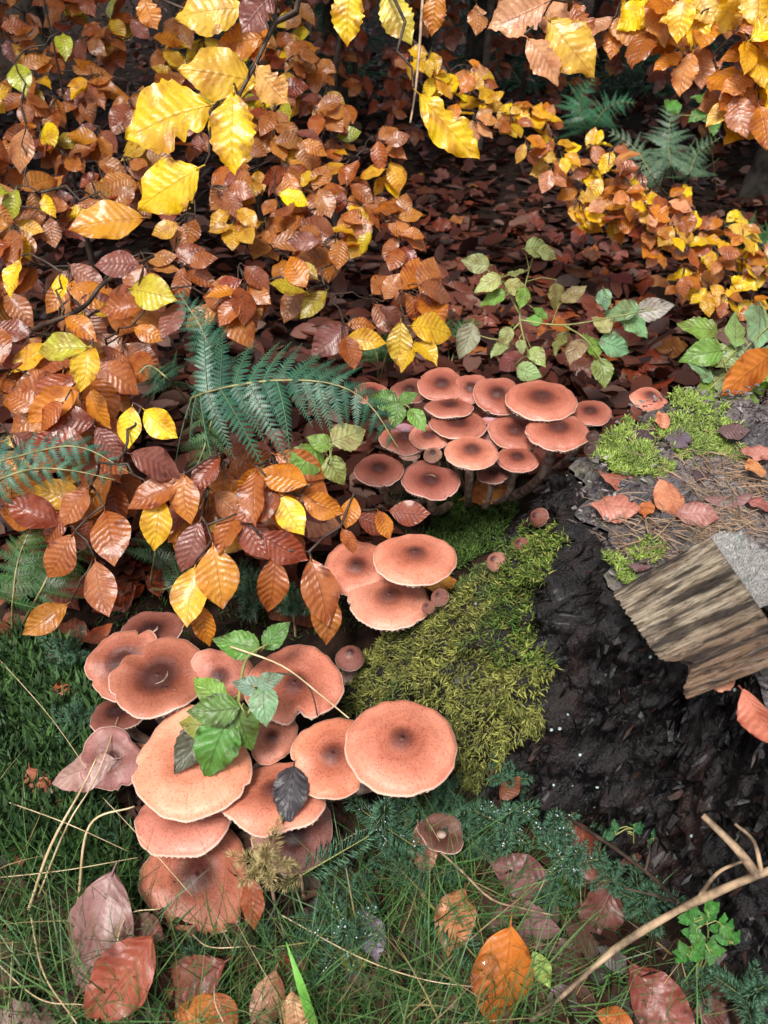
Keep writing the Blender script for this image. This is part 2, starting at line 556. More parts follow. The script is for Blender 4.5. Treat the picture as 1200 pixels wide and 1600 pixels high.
LEAF = [leaf_mesh('beech_leaf_%d' % k, M_BEECH, width=0.54 + 0.045 * (k % 4), tooth=0.025, fold=rnd.uniform(0.05, 0.28), curl=rnd.uniform(-0.05, 0.45),
                  twist=rnd.uniform(-0.5, 0.5), wave=rnd.uniform(0.01, 0.035), seed=k, nt=20) for k in range(12)]
LEAFW = [leaf_mesh('wavy_beech_leaf_%d' % k, M_BEECH, width=0.60 + 0.06 * (k % 3), tooth=0.075, fold=rnd.uniform(0.0, 0.15), curl=rnd.uniform(0.0, 0.35),
                   twist=rnd.uniform(-0.4, 0.4), wave=0.035, seed=40 + k, nt=46, nu=9, bite=(k % 3)) for k in range(6)]
LEAFF = [leaf_mesh('fallen_beech_leaf_%d' % k, M_FALLEN, width=0.56 + 0.05 * (k % 4), tooth=0.03, fold=rnd.uniform(-0.2, 0.3), curl=rnd.uniform(-0.35, 0.5),
                   twist=rnd.uniform(-0.9, 0.9), wave=rnd.uniform(0.01, 0.05), seed=70 + k, nt=22, bite=(k % 4 == 3)) for k in range(10)]
OAKL = [leaf_mesh('fallen_oak_leaf_%d' % k, M_FALLEN, width=0.62, tooth=0.0, lobes=3.6, fold=0.1, curl=rnd.uniform(-0.3, 0.3), twist=0.3, seed=90 + k, nt=36, belly=0.8) for k in range(3)]
BRAM = [leaf_mesh('bramble_leaf_%d' % k, M_BRAMBLE, width=0.62 + 0.06 * (k % 3), nv=7, tooth=0.05, saw=0.03, fold=rnd.uniform(0.05, 0.25), curl=rnd.uniform(0.0, 0.5),
                  twist=rnd.uniform(-0.4, 0.4), wave=0.03, belly=0.72, seed=110 + k, nt=40, nu=9) for k in range(6)]


def pinnule(nl=6):
    V, Fq = [], []
    for i in range(nl + 1):
        x = i / nl
        V.append([x, 0, 0])
    for sgn in (1, -1):
        for i in range(nl):
            x0, x1 = i / nl, (i + 1) / nl
            w = 0.24 * (1 - 0.75 * x0)
            b = len(V)
            V += [[x0 + 0.02, sgn * w * 0.35, -0.01], [x0 + 0.75 / nl + 0.05, sgn * w, -0.03], [x1 + 0.05, sgn * w * 0.8, -0.03]]
            q = [i, b, b + 1, b + 2]
            q2 = [i, b + 2, i + 1, i + 1]
            Fq.append(q if sgn < 0 else q[::-1])
            Fq.append([i, b + 2, i + 1, i + 1] if sgn < 0 else [i + 1, i + 1, b + 2, i])
    return np.array(V), np.array(Fq)


def quads_to_tris(F):
    a = F[:, [0, 1, 2]]; b = F[:, [0, 2, 3]]
    T = np.concatenate([a, b])
    ok = (T[:, 0] != T[:, 1]) & (T[:, 1] != T[:, 2]) & (T[:, 0] != T[:, 2])
    return T[ok]


def pinna_mesh(name, seed, k=17, maxl=0.17, droop=0.25):
    r = random.Random(seed)
    pv, pf = pinnule()
    pf = quads_to_tris(pf)
    Vs, Fs, L, n = [], [], [], 0
    for i in range(k):
        t = (i + 0.4) / k
        for sgn in (1, -1):
            l = maxl * (1 - t) ** 0.75 * (0.75 + 0.25 * min(1, t * 8)) * r.uniform(0.88, 1.08) + 0.012
            a = radians(72 - 25 * t + r.uniform(-7, 7))
            c, s_ = cos(a), sin(a)
            up = r.uniform(-0.18, 0.12)
            X = pv[:, 0] * l; Yy = pv[:, 1] * l
            v = np.stack([sgn * (X * s_ - Yy * c), t + 0.012 * sgn + X * c + Yy * s_, pv[:, 2] * l - up * X - droop * (X ** 2) * 6], 1)
            v[:, 2] -= droop * v[:, 1] ** 2
            f = pf if sgn > 0 else pf[:, ::-1]
            Vs.append(v); Fs.append(f + n); n += len(v)
            L.append(np.stack([v[:, 0] * 4, v[:, 1], v[:, 0] * 0], 1))
    yy = np.linspace(0, 1, 7)
    tv, tf = tube(np.stack([yy * 0, yy, -droop * yy ** 2 + 0.003], 1), np.linspace(0.011, 0.004, 7), 3)
    Vs.append(tv); Fs.append(quads_to_tris(tf) + n)
    L.append(np.stack([tv[:, 0] * 0, tv[:, 1], tv[:, 0] * 0], 1))
    return mesh(name, np.concatenate(Vs), np.concatenate(Fs), M_FERN, True, luv=np.concatenate(L))


PINNA = [pinna_mesh('fern_pinna_%d' % k, k, 17 if k < 3 else 12, 0.17 if k < 3 else 0.26, 0.12 + 0.08 * k) for k in range(4)]


def shoot_mesh(name, seed, mat, n=150, nl=0.46, flat=False):
    r = np.random.default_rng(seed)
    y = np.sort(r.uniform(0.04, 1.0, n))
    az = r.uniform(0, 2 * pi, n)
    if flat:
        az = np.where(r.random(n) < 0.5, 0, pi) + r.normal(0, 0.45, n)
    sp = np.radians(np.where(y > 0.9, r.uniform(10, 45, n), r.uniform(48, 70, n)))
    d = np.stack([np.cos(az) * np.sin(sp), np.cos(sp), np.sin(az) * np.sin(sp)], 1)
    l = nl * r.uniform(0.75, 1.1, n) * (1 - 0.25 * y)
    side = nrm(np.cross(d, np.stack([np.sin(az), np.full(n, 0.3), -np.cos(az)], 1)))
    b = np.cross(d, side)
    w = 0.0095
    base = np.stack([y * 0, y, y * 0], 1)
    m = base + d * l[:, None] * 0.55
    V = np.concatenate([base, m + side * w, m - side * w * 0.5 + b * w, m - side * w * 0.5 - b * w, base + d * l[:, None] + np.array([0, 0.0, -0.015])])
    i = np.arange(n)
    F = np.concatenate([np.stack([i, i + n, i + 2 * n], 1), np.stack([i, i + 2 * n, i + 3 * n], 1), np.stack([i, i + 3 * n, i + n], 1),
                        np.stack([i + 4 * n, i + 2 * n, i + n], 1), np.stack([i + 4 * n, i + 3 * n, i + 2 * n], 1), np.stack([i + 4 * n, i + n, i + 3 * n], 1)])
    return mesh(name, V, F, mat, True)


def rod_mesh(name, mat, r0=0.022, r1=0.012):
    V, F = tube(np.array([[0, 0, 0], [0, 0.5, 0], [0, 1, 0]]), np.array([r0, (r0 + r1) / 2, r1]), 5)
    return mesh(name, V, F, mat)


SHOOT = [shoot_mesh('spruce_shoot_%d' % k, k, M_NEEDLE, 165) for k in range(3)]
SHOOTF = [shoot_mesh('flat_spruce_shoot_%d' % k, 10 + k, M_NEEDLE, 130, 0.34, True) for k in range(2)]
SHOOTY = [shoot_mesh('pale_spruce_shoot_%d' % k, 20 + k, M_NEEDLEY, 120, 0.5) for k in range(2)]
ROD = rod_mesh('shoot_stem', M_STALK, 0.012, 0.007)

# ------------------------------------------------------------------ setting: ground
def axisn(lo, hi, n, p):
    s = np.linspace(-1, 1, n)
    return s


def ground_lines(c, fine, far, nf, nc):
    a = np.linspace(c - fine, c + fine, nf)
    b = c + fine + (far - fine) * (np.linspace(0, 1, nc)[1:]) ** 2.2
    d = c - fine - (far - fine) * (np.linspace(0, 1, nc)[1:]) ** 2.2
    return np.concatenate([d[::-1], a, b])


gx, gy = ground_lines(0, 1.6, 150, 130, 26), ground_lines(1.2, 1.6, 150, 130, 26)
GX, GY = np.meshgrid(gx, gy, indexing='ij')
GZ = gz(GX.ravel(), GY.ravel())
ground = obj('ground', mesh('ground', np.stack([GX.ravel(), GY.ravel(), GZ], 1), gridF(len(gx), len(gy))[:, ::-1], M_SOIL))
tag(ground, 'dark damp woodland soil under leaves and grass', 'ground', kind='structure')

# ------------------------------------------------------------------ stump
SC, SZ = np.array([0.50, 0.62]), 0.30


def bark_material():
    s = N('rotten_bark')
    co = s.n('ShaderNodeTexCoord').outputs['Object']
    mp = s.n('ShaderNodeMapping', {'Vector': co, 'Scale': (1, 1, 0.35)}).outputs[0]
    n1 = s.noise(14, 6, mp)
    n2 = s.noise(75, 5, mp, rough=0.65)
    n3 = s.noise(5, 3, co)
    c = s.mix(s.ramp(n2, 0.35, 0.7), (0.002, 0.002, 0.0026), (0.014, 0.010, 0.010))
    c = s.mix(s.math('MULTIPLY', s.ramp(n1, 0.5, 0.68), 0.8), c, (0.026, 0.013, 0.011))
    c = s.mix(s.math('MULTIPLY', s.ramp(n3, 0.60, 0.72), 0.3), c, (0.03, 0.028, 0.032))
    vo = s.n('ShaderNodeTexVoronoi', {'Vector': co, 'Scale': 120.0}, feature='F1')
    k = s.n('ShaderNodeSeparateColor', {0: vo.outputs['Color']}).outputs[0]
    sp = s.math('MULTIPLY', s.ramp(vo.outputs['Distance'], 0.16, 0.24, 1, 0), s.math('LESS_THAN', k, s.ramp(n3, 0.5, 0.62, 0.01, 0.16)))
    c = s.mix(sp, c, (0.42, 0.55, 0.52))
    h = s.math('ADD', s.math('MULTIPLY', n2, 0.6), n1)
    return s.bsdf(c, s.ramp(n2, 0.35, 0.7, 0.34, 0.75), s.bump(s.math('ADD', h, s.math('MULTIPLY', s.noise(210, 4, mp), 0.5)), 1.0, 0.012), 0.32, 0.06, 0.2)


def stump_top_material():
    s = N('stump_cut_face')
    co = s.n('ShaderNodeTexCoord').outputs['Object']
    n1 = s.noise(9, 6, co); n2 = s.noise(60, 5, co, rough=0.65); n3 = s.noise(20, 4, co)
    c = s.mix(s.ramp(n1, 0.38, 0.62), (0.11, 0.10, 0.11), (0.24, 0.20, 0.19))
    c = s.mix(s.math('MULTIPLY', s.ramp(n2, 0.5, 0.72), 0.8), c, (0.055, 0.036, 0.03))
    c = s.mix(s.math('MULTIPLY', s.ramp(n3, 0.52, 0.66), 0.45), c, (0.16, 0.17, 0.08))
    n4 = s.noise(170, 4, co, rough=0.7)
    c = s.mix(s.math('MULTIPLY', s.ramp(n4, 0.48, 0.62), 0.7), c, (0.04, 0.03, 0.03))
    c = s.mix(s.math('MULTIPLY', s.ramp(n4, 0.36, 0.46, 1, 0), 0.5), c, (0.30, 0.27, 0.26))
    return s.bsdf(c, 0.6, s.bump(s.math('ADD', n2, n4), 1.0, 0.009), 0.35, 0.05)


M_BARK, M_STOP = bark_material(), stump_top_material()
LOBES = [(180, 0.27, 0.36, 0.72), (138, 0.12, 0.2, 1.6), (232, 0.025, 0.2, 2.5), (265, 0.10, 0.3, 2.2), (85, 0.15, 0.25, 2), (20, 0.15, 0.3, 2), (320, 0.12, 0.3, 2)]


def stump_xyz(th, t, rough=True):
    rt = 0.292 + 0.016 * np.sin(3 * th + 1) + 0.010 * np.sin(7 * th + 2) + 0.006 * np.sin(17 * th) + 0.004 * np.sin(31 * th + 1) - 0.03 * np.exp(-((th - 2.45) / 0.3) ** 2)
    R = rt + 0.035 * t
    for a, A, s, p in LOBES:
        d = (th - radians(a) + pi) % (2 * pi) - pi
        R = R + A * np.exp(-(d / s) ** 2) * np.clip(t, 0, 1.1) ** p
    ztop = SZ - 0.016 + 0.010 * np.sin(2 * th + 0.5)
    z = ztop * (1 - t) - 0.05 * t
    # the buttress keeps its height further out
    d = (th - pi + pi) % (2 * pi) - pi
    if rough:
        p = np.stack([np.cos(th) * R * 26, np.sin(th) * R * 26, z * 9], 1)
        q = np.stack([np.cos(th) * R * 60, np.sin(th) * R * 60, z * 34], 1)
        dsp = 0.034 * (np.abs(fbm(p, 3, 21)) - 0.35) * -1 + 0.017 * fbm(q, 4, 31)
        dsp += 0.02 * fbm(np.stack([np.cos(th) * 4, np.sin(th) * 4, z * 14], 1), 2, 41)
        R = R + dsp * np.clip(t * 8 + 0.35, 0, 1)
        z = z + 0.008 * fbm(q * 0.6, 2, 51) * np.clip(t * 10, 0, 1) * np.clip((1 - t) * 10, 0, 1)
    return np.stack([SC[0] + R * np.cos(th), SC[1] + R * np.sin(th), z], 1)


nth, ntt = 460, 120
TH, TT = np.meshgrid(np.linspace(0, 2 * pi, nth, endpoint=False), np.linspace(0, 1, ntt), indexing='ij')
SV = stump_xyz(TH.ravel(), TT.ravel())
stump = thing('tree_stump', 'old sawn tree stump with black rotten bark and mossy root', 'stump', (SC[0], SC[1], 0))
ii, jj = [a.ravel() for a in np.meshgrid(np.arange(nth), np.arange(ntt - 1), indexing='ij')]
i2 = (ii + 1) % nth
SF = np.stack([ii * ntt + jj, ii * ntt + jj + 1, i2 * ntt + jj + 1, i2 * ntt + jj], 1)
bark = obj('bark', mesh('stump_bark', SV, SF, M_BARK), stump)
# cut face
nr_, na_ = 46, 230
RR, AA = np.meshgrid(np.linspace(0.0, 1, nr_) ** 0.8, np.linspace(0, 2 * pi, na_, endpoint=False), indexing='ij')
rim = stump_xyz(np.linspace(0, 2 * pi, na_, endpoint=False), np.zeros(na_))
P = np.stack([SC[0] + (rim[None, :, 0] - SC[0]) * RR * 1.003, SC[1] + (rim[None, :, 1] - SC[1]) * RR * 1.003, np.zeros_like(RR)], -1).reshape(-1, 3)
rz = np.tile(rim[:, 2], nr_) * RR.ravel() ** 6 + SZ * (1 - RR.ravel() ** 6)


def top_noise(x, y):
    q = np.stack([x, y, x * 0], 1)
    return 0.014 * fbm(q * 16, 4, 61) + 0.007 * fbm(q * 70, 2, 65)


P[:, 2] = rz + top_noise(P[:, 0], P[:, 1]) * np.clip((1 - RR.ravel()) * 12, 0.12, 1) + 0.004
obj('cut_face', mesh('stump_cut_face', P, gridF(nr_, na_, True), M_STOP), stump)


def topz(x, y):
    return SZ + 0.004 + float(top_noise(np.array([x]), np.array([y]))[0])


# moss sprigs: a curved, tapering stalk with three sides
def sprig(seg=4, bend=0.5, w=0.13):
    y = np.linspace(0, 1, seg)
    c = np.stack([y * 0, y - 0.15 * bend * y ** 2, bend * y ** 2], 1)
    r = w * np.array([0.55, 1.0, 0.75, 0.05])[:seg]
    V, F = [], []
    for k in range(seg):
        for a in (0, 2.1, 4.2):
            V.append(c[k] + r[k] * np.array([cos(a), 0, sin(a)]))
    return np.array(V), gridF(seg, 3, True)


SPV, SPF = sprig()


def cols(k, a, b, j=0.2):
    f = rng.random((k, 1))
    return (np.array(a) * (1 - f) + np.array(b) * f) * rng.uniform(1 - j, 1 + j, (k, 1))


MOSSPOLY = [(880, 822), (862, 880), (826, 935), (838, 990), (862, 1030), (838, 1100), (845, 1150), (770, 1195), (745, 1235), (690, 1275), (600, 1250), (530, 1160), (520, 1070), (560, 1010), (620, 965), (700, 925), (760, 880), (830, 830)]


def surf_points(k, lo, hi, t0, t1, poly):
    th = rng.uniform(radians(lo), radians(hi), k); t = rng.uniform(t0, t1, k)
    p = stump_xyz(th, t)
    e = 0.02
    dth = stump_xyz(th + e, t, False) - stump_xyz(th - e, t, False)
    dt = stump_xyz(th, t + e, False) - stump_xyz(th, t - e, False)
    n = nrm(np.cross(dt, dth))
    n = n * np.sign((n[:, :2] * (p[:, :2] - SC)).sum(1, keepdims=True) + 1e-9)
    px, py, _ = proj(p)
    j = 14 * fbm(p * 40, 2, 77)
    ok = inpoly(px + j, py + j, poly)
    return p[ok], n[ok]


mp_, mn_ = surf_points(220000, 140, 232, 0.0, 1.0, MOSSPOLY)
keep = rng.permutation(len(mp_))[:56000]
mp_, mn_ = mp_[keep], mn_[keep]
k = len(mp_)
ax = nrm(mn_ * 0.75 + np.array([-0.12, -0.30, -0.10]) + rng.normal(0, 0.55, (k, 3)))
patch = fbm(mp_ * 18, 3, 88)[:, None]
mc = cols(k, (0.07, 0.085, 0.016), (0.36, 0.36, 0.10), 0.3)
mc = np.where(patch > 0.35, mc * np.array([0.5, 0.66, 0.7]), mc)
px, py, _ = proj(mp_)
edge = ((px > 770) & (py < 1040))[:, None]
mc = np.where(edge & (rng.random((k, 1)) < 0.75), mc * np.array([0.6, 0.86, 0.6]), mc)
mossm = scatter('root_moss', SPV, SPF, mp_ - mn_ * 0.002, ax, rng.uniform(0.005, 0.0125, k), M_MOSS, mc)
tag(obj('root_moss', mossm, stump), kind='stuff')
# dark underlay so that no bark shows through the moss cushion is left to the sprigs; moss of the rear root
mp_, mn_ = surf_points(60000, 100, 160, 0.3, 1.0, [(800, 765), (815, 790), (770, 850), (720, 900), (650, 880), (640, 800), (700, 770)])
k = min(len(mp_), 5000); mp_, mn_ = mp_[:k], mn_[:k]
tag(obj('rear_root_moss', scatter('rear_root_moss', SPV, SPF, mp_, nrm(mn_ + rng.normal(0, 0.5, (k, 3))), rng.uniform(0.006, 0.013, k), M_MOSS,
        cols(k, (0.03, 0.08, 0.015), (0.11, 0.19, 0.03))), stump), kind='stuff')


def top_moss(name, spots, n, c1, c2, smin=0.005, smax=0.012):
    pos = []
    for (cx, cy, rx, ry) in spots:
        k = int(n * rx * ry / 3000)
        a, r = rng.uniform(0, 2 * pi, k), np.sqrt(rng.random(k))
        p = np.array([Wz(x, y, SZ + 0.004) for x, y in zip(cx + rx * r * np.cos(a), cy + ry * r * np.sin(a))])
        q = p[:, :2] - SC
        ok = (np.hypot(q[:, 0], q[:, 1]) < 0.285) & (fbm(p * 30, 3, 5) > -0.45 + 0.9 * (r - 0.55))
        p = p[ok]
        p[:, 2] = SZ + 0.003 + top_noise(p[:, 0], p[:, 1])
        pos.append(p)
    pos = np.concatenate(pos); k = len(pos)
    ax = nrm(np.array([0, -0.2, 0.8]) + rng.normal(0, 0.5, (k, 3)))
    tag(obj(name, scatter(name, SPV, SPF, pos, ax, rng.uniform(smin, smax, k), M_MOSS, cols(k, c1, c2)), stump), kind='stuff')


top_moss('cut_face_moss', [(985, 690, 60, 42), (1085, 665, 75, 42), (1000, 735, 55, 25), (1110, 700, 60, 30), (950, 700, 35, 30), (945, 905, 48, 38), (1010, 860, 30, 14)],
         3600, (0.17, 0.27, 0.04), (0.46, 0.58, 0.17), 0.004, 0.0095)
# crumbling bark flakes and rotten wood crumbs
FLV = np.array([[-0.5, 0, 0], [0.5, 0.05, 0], [0.42, 0.5, 0.16], [-0.4, 0.55, 0.18], [0.3, 1, 0.05], [-0.25, 0.95, 0.08], [0, 0.5, -0.15]])
FLF = np.array([[0, 1, 2], [0, 2, 3], [3, 2, 4], [3, 4, 5], [0, 6, 1], [1, 6, 2], [2, 6, 4], [4, 6, 5], [5, 6, 3], [3, 6, 0]])
M_FLAKE = simple('bark_flake', (0.6, 0.6, 0.6), (1.2, 1.2, 1.2), 60, 0.45, 0.8, 0.003, spec=0.25, coat=0.0, attr=True)
th = rng.uniform(radians(120), radians(345), 6500); t_ = rng.random(6500) ** 1.2
fp = stump_xyz(th, t_)
fn = nrm(np.stack([np.cos(th), np.sin(th), 0.35 + 0 * th], 1))
px, py, _ = proj(fp)
ok = ~inpoly(px, py, MOSSPOLY) | (th > radians(235))
fp, fn = fp[ok], fn[ok]; k = len(fp)
dn_ = nrm(np.array([0, 0, -1.0]) + fn * 0.35 + rng.normal(0, 0.45, (k, 3)))
fc = cols(k, (0.0015, 0.0014, 0.0018), (0.009, 0.0065, 0.0068), 0.4)
br_ = rng.random((k, 1))
fc = np.where(br_ < 0.10, fc * 0.3 + np.array([[0.032, 0.014, 0.010]]), fc)
fs = np.stack([rng.uniform(0.002, 0.008, k), rng.uniform(0.006, 0.022, k), rng.uniform(0.003, 0.009, k)], 1)
tag(obj('bark_flakes', scatter('bark_flakes', FLV, FLF, fp - fn * 0.001, dn_, fs, M_FLAKE, fc, smooth=False), stump), kind='stuff')
a_ = rng.uniform(0, 2 * pi, 5200); r_ = 0.288 * np.sqrt(rng.random(5200))
cx_, cy_ = SC[0] + r_ * np.cos(a_), SC[1] + r_ * np.sin(a_)
cp = np.stack([cx_, cy_, SZ + 0.004 + top_noise(cx_, cy_)], 1)
k = len(cp)
cc_ = cols(k, (0.03, 0.024, 0.024), (0.22, 0.19, 0.19), 0.4)
tag(obj('wood_crumbs', scatter('wood_crumbs', FLV, FLF, cp, nrm(rng.normal(0, 1, (k, 3)) * np.array([1, 1, 0.25])), rng.uniform(0.0015, 0.007, (k, 1)) * np.array([[0.7, 1.3, 0.7]]), M_FLAKE, cc_, smooth=False), stump), kind='stuff')
# brown conifer needles littering the cut face
NDV = np.array([[-0.02, 0, 0], [0.02, 0, 0], [0.02, 0.5, 0.03], [-0.02, 0.5, 0.03], [0.006, 1, 0], [-0.006, 1, 0], [0, 0, 0.03], [0, 0.5, 0.06], [0, 1, 0.02]])
NDF = np.array([[0, 6, 7, 3], [6, 1, 2, 7], [3, 7, 8, 5], [7, 2, 4, 8]])
pos = []
for (cx, cy, rx, ry, n) in [(1060, 850, 90, 40, 230), (1130, 800, 90, 60, 300), (1060, 710, 90, 50, 60), (1150, 1130, 70, 70, 260), (980, 830, 80, 60, 80), (1150, 740, 70, 40, 160)]:
    for _ in range(n):
        a, r = rng.uniform(0, 2 * pi), math.sqrt(rng.random())
        p = Wz(cx + rx * r * cos(a), cy + ry * r * sin(a), SZ)
        if np.hypot(p[0] - SC[0], p[1] - SC[1]) < 0.28:
            pos.append([p[0], p[1], topz(p[0], p[1]) + rng.uniform(0.0, 0.004)])
pos = np.array(pos); k = len(pos)
ax = nrm(np.stack([rng.normal(0, 1, k), rng.normal(0, 1, k), rng.normal(0, 0.12, k)], 1))
nd = obj('fallen_needles', scatter('fallen_needles', NDV, NDF, pos, ax, rng.uniform(0.014, 0.03, k), M_DRYNEEDLE, cols(k, (0.10, 0.055, 0.03), (0.36, 0.24, 0.15)), spin=rng.uniform(-0.3, 0.3, k)))
tag(nd, 'loose brown conifer needles strewn over the stump cut face', 'needles', kind='stuff')


# ------------------------------------------------------------------ weathered wood block on the stump
def wood_material(fuzzy=False):
    s = N('weathered_wood' if not fuzzy else 'sawn_end_grain')
    lu = s.attr('luv').outputs['Vector']
    if fuzzy:
        n = s.noise(90, 4, lu); n2 = s.noise(12, 3, lu)
        c = s.mix(s.ramp(n, 0.35, 0.65), (0.20, 0.19, 0.18), (0.55, 0.53, 0.51))
        c = s.mix(s.math('MULTIPLY', s.ramp(n2, 0.58, 0.7), 0.6), c, (0.12, 0.28, 0.18))
        return s.bsdf(c, 0.85, s.bump(n, 1.0, 0.004), 0.2)
    mp = s.n('ShaderNodeMapping', {'Vector': lu, 'Scale': (1.3, 15, 1)}).outputs[0]
    n1 = s.noise(1.6, 6, mp, rough=0.6)
    n2 = s.noise(13, 6, s.n('ShaderNodeMapping', {'Vector': lu, 'Scale': (0.5, 9, 1)}).outputs[0], rough=0.7)
    mp3 = s.n('ShaderNodeMapping', {'Vector': lu, 'Scale': (0.75, 6.5, 1), 'Location': (3.1, 1.2, 0)}).outputs[0]
    n3 = s.noise(2.0, 5, mp3)
    vx = s.n('ShaderNodeSeparateXYZ', {0: lu})
    c = s.mix(s.ramp(n1, 0.35, 0.65), (0.16, 0.11, 0.072), (0.50, 0.42, 0.31))
    low = s.math('ADD', vx.outputs[1], s.math('MULTIPLY', s.math('SUBTRACT', n1, 0.5), 0.9))
    c = s.mix(s.math('MULTIPLY', s.ramp(low, 0.5, 0.85), 0.8), c, (0.17, 0.085, 0.045))
    c = s.mix(s.math('MULTIPLY', s.ramp(n3, 0.46, 0.60), 0.9), c, (0.022, 0.016, 0.014))
    c = s.mix(s.math('MULTIPLY', s.ramp(n2, 0.50, 0.75), 0.45), c, (0.09, 0.055, 0.035))
    gr = s.noise(5, 3, lu)
    c = s.mix(s.math('MULTIPLY', s.ramp(gr, 0.6, 0.72), 0.2), c, (0.10, 0.12, 0.04))
    n5 = s.noise(9, 4, s.n('ShaderNodeMapping', {'Vector': lu, 'Scale': (0.35, 5, 1), 'Location': (7, 2, 0)}).outputs[0])
    crack = s.math('SUBTRACT', 1.0, s.ramp(s.math('ABSOLUTE', s.math('SUBTRACT', n5, 0.5)), 0.0, 0.018))
    c = s.mix(s.math('MULTIPLY', crack, 0.7), c, (0.03, 0.02, 0.015))
    return s.bsdf(c, 0.55, s.bump(s.math('SUBTRACT', s.math('ADD', n2, n1), crack), 0.9, 0.004), 0.35, 0.04)


M_WOOD, M_END = wood_material(), wood_material(True)
A_, B_, C_, D_, E_ = Wz(958, 926, 0.322), Wz(1110, 838, 0.385), Wz(1232, 962, 0.400), Wz(1236, 1036, 0.352), Wz(1070, 1094, 0.312)
block = thing('wood_block', 'split block of weathered grey brown timber lying on the stump', 'wood block', (A_ + C_ + E_) / 3 * np.array([1, 1, 0]) + np.array([0, 0, SZ]))
nu_, nv_ = 40, 90
Ug, Vg = np.meshgrid(np.linspace(0, 1, nu_), np.linspace(0, 1, nv_), indexing='ij')
# u runs A->B (grain), v runs from the A-B edge towards E-D
top = A_[None, None] * ((1 - Ug) * (1 - Vg))[..., None] + B_[None, None] * (Ug * (1 - Vg))[..., None] + \
      Wz(1240, 1026, 0.352)[None, None] * (Ug * Vg)[..., None] + E_[None, None] * ((1 - Ug) * Vg)[..., None]
jag = 0.0016 * fbm(np.stack([Vg.ravel() * 60, Vg.ravel() * 0, Vg.ravel() * 0], 1), 3, 7).reshape(Ug.shape)
nb = nrm(np.cross(B_ - A_, E_ - A_)); nb = nb * np.sign(nb[2])
gdir = nrm(B_ - A_)
notch = 0.02 * np.exp(-((Vg - 0.80) / 0.10) ** 2) * (1 - Ug) ** 8
top = top + (jag * (1 - Ug) ** 6 + notch)[..., None] * gdir
gr_ = fbm(np.stack([Ug.ravel() * 2.5, Vg.ravel() * 34, Vg.ravel() * 0], 1), 4, 9).reshape(Ug.shape)
top = top + (0.0014 * gr_)[..., None] * nb
TV = top.reshape(-1, 3)
luv = np.stack([Ug, Vg, Ug * 0], -1).reshape(-1, 3)
# skirt: side walls falling to the stump
idx = np.arange(nu_ * nv_).reshape(nu_, nv_)
loop = np.concatenate([idx[:-1, 0], idx[-1, :-1], idx[:0:-1, -1], idx[0, :0:-1]])
low = TV[loop].copy(); low[:, 2] = SZ - 0.004
low[:, :2] += np.array([0.075, 0.06]) + (low[:, :2] - TV[:, :2].mean(0)) * -0.2
n0 = len(TV); m = len(loop)
nx = np.roll(np.arange(m), -1)
SK = np.stack([loop, loop[nx], n0 + nx, n0 + np.arange(m)], 1)
TF = np.concatenate([gridF(nu_, nv_), SK[:, ::-1]])
obj('split_face', mesh('block_split_face', np.concatenate([TV, low]), TF, M_WOOD, luv=np.concatenate([luv, luv[loop] * np.array([1, 1, 0]) + np.array([0, 0, 0.3])])), block)
# rough sawn end strip beyond the ridge B-C
G_, H_ = Wz(1168, 838, 0.388), Wz(1262, 925, 0.40)
nu2, nv2 = 10, 36
U2, V2 = np.meshgrid(np.linspace(0, 1, nu2), np.linspace(0, 1, nv2), indexing='ij')
Br = top[-1, 0]; Cr = top[-1, int(nv_ * 0.62)]
ridge = top[-1, :int(nv_ * 0.62) + 1]
ridge = np.stack([np.interp(np.linspace(0, 1, nv2), np.linspace(0, 1, len(ridge)), ridge[:, c]) for c in range(3)], 1)
far = G_ * (1 - np.linspace(0, 1, nv2))[:, None] + H_ * np.linspace(0, 1, nv2)[:, None]
EV = ridge[None] * (1 - U2)[..., None] + far[None] * U2[..., None]
EV[..., 2] += 0.006 * fbm(np.stack([U2.ravel() * 14, V2.ravel() * 40, V2.ravel() * 0], 1), 3, 13).reshape(U2.shape) * (U2 > 0.01) + 0.004 * np.sin(pi * U2)
dn = EV[-1].copy(); dn[:, 2] = SZ - 0.004
EVa = np.concatenate([EV.reshape(-1, 3), dn])
EF = gridF(nu2 + 1, nv2)
lu2 = np.concatenate([np.stack([U2 * 0.35, V2, U2 * 0], -1).reshape(-1, 3), np.stack([dn[:, 0] * 0 + 0.6, np.linspace(0, 1, nv2), dn[:, 0] * 0], 1)])
obj('sawn_end', mesh('block_sawn_end', EVa, EF, M_END, luv=lu2), block)

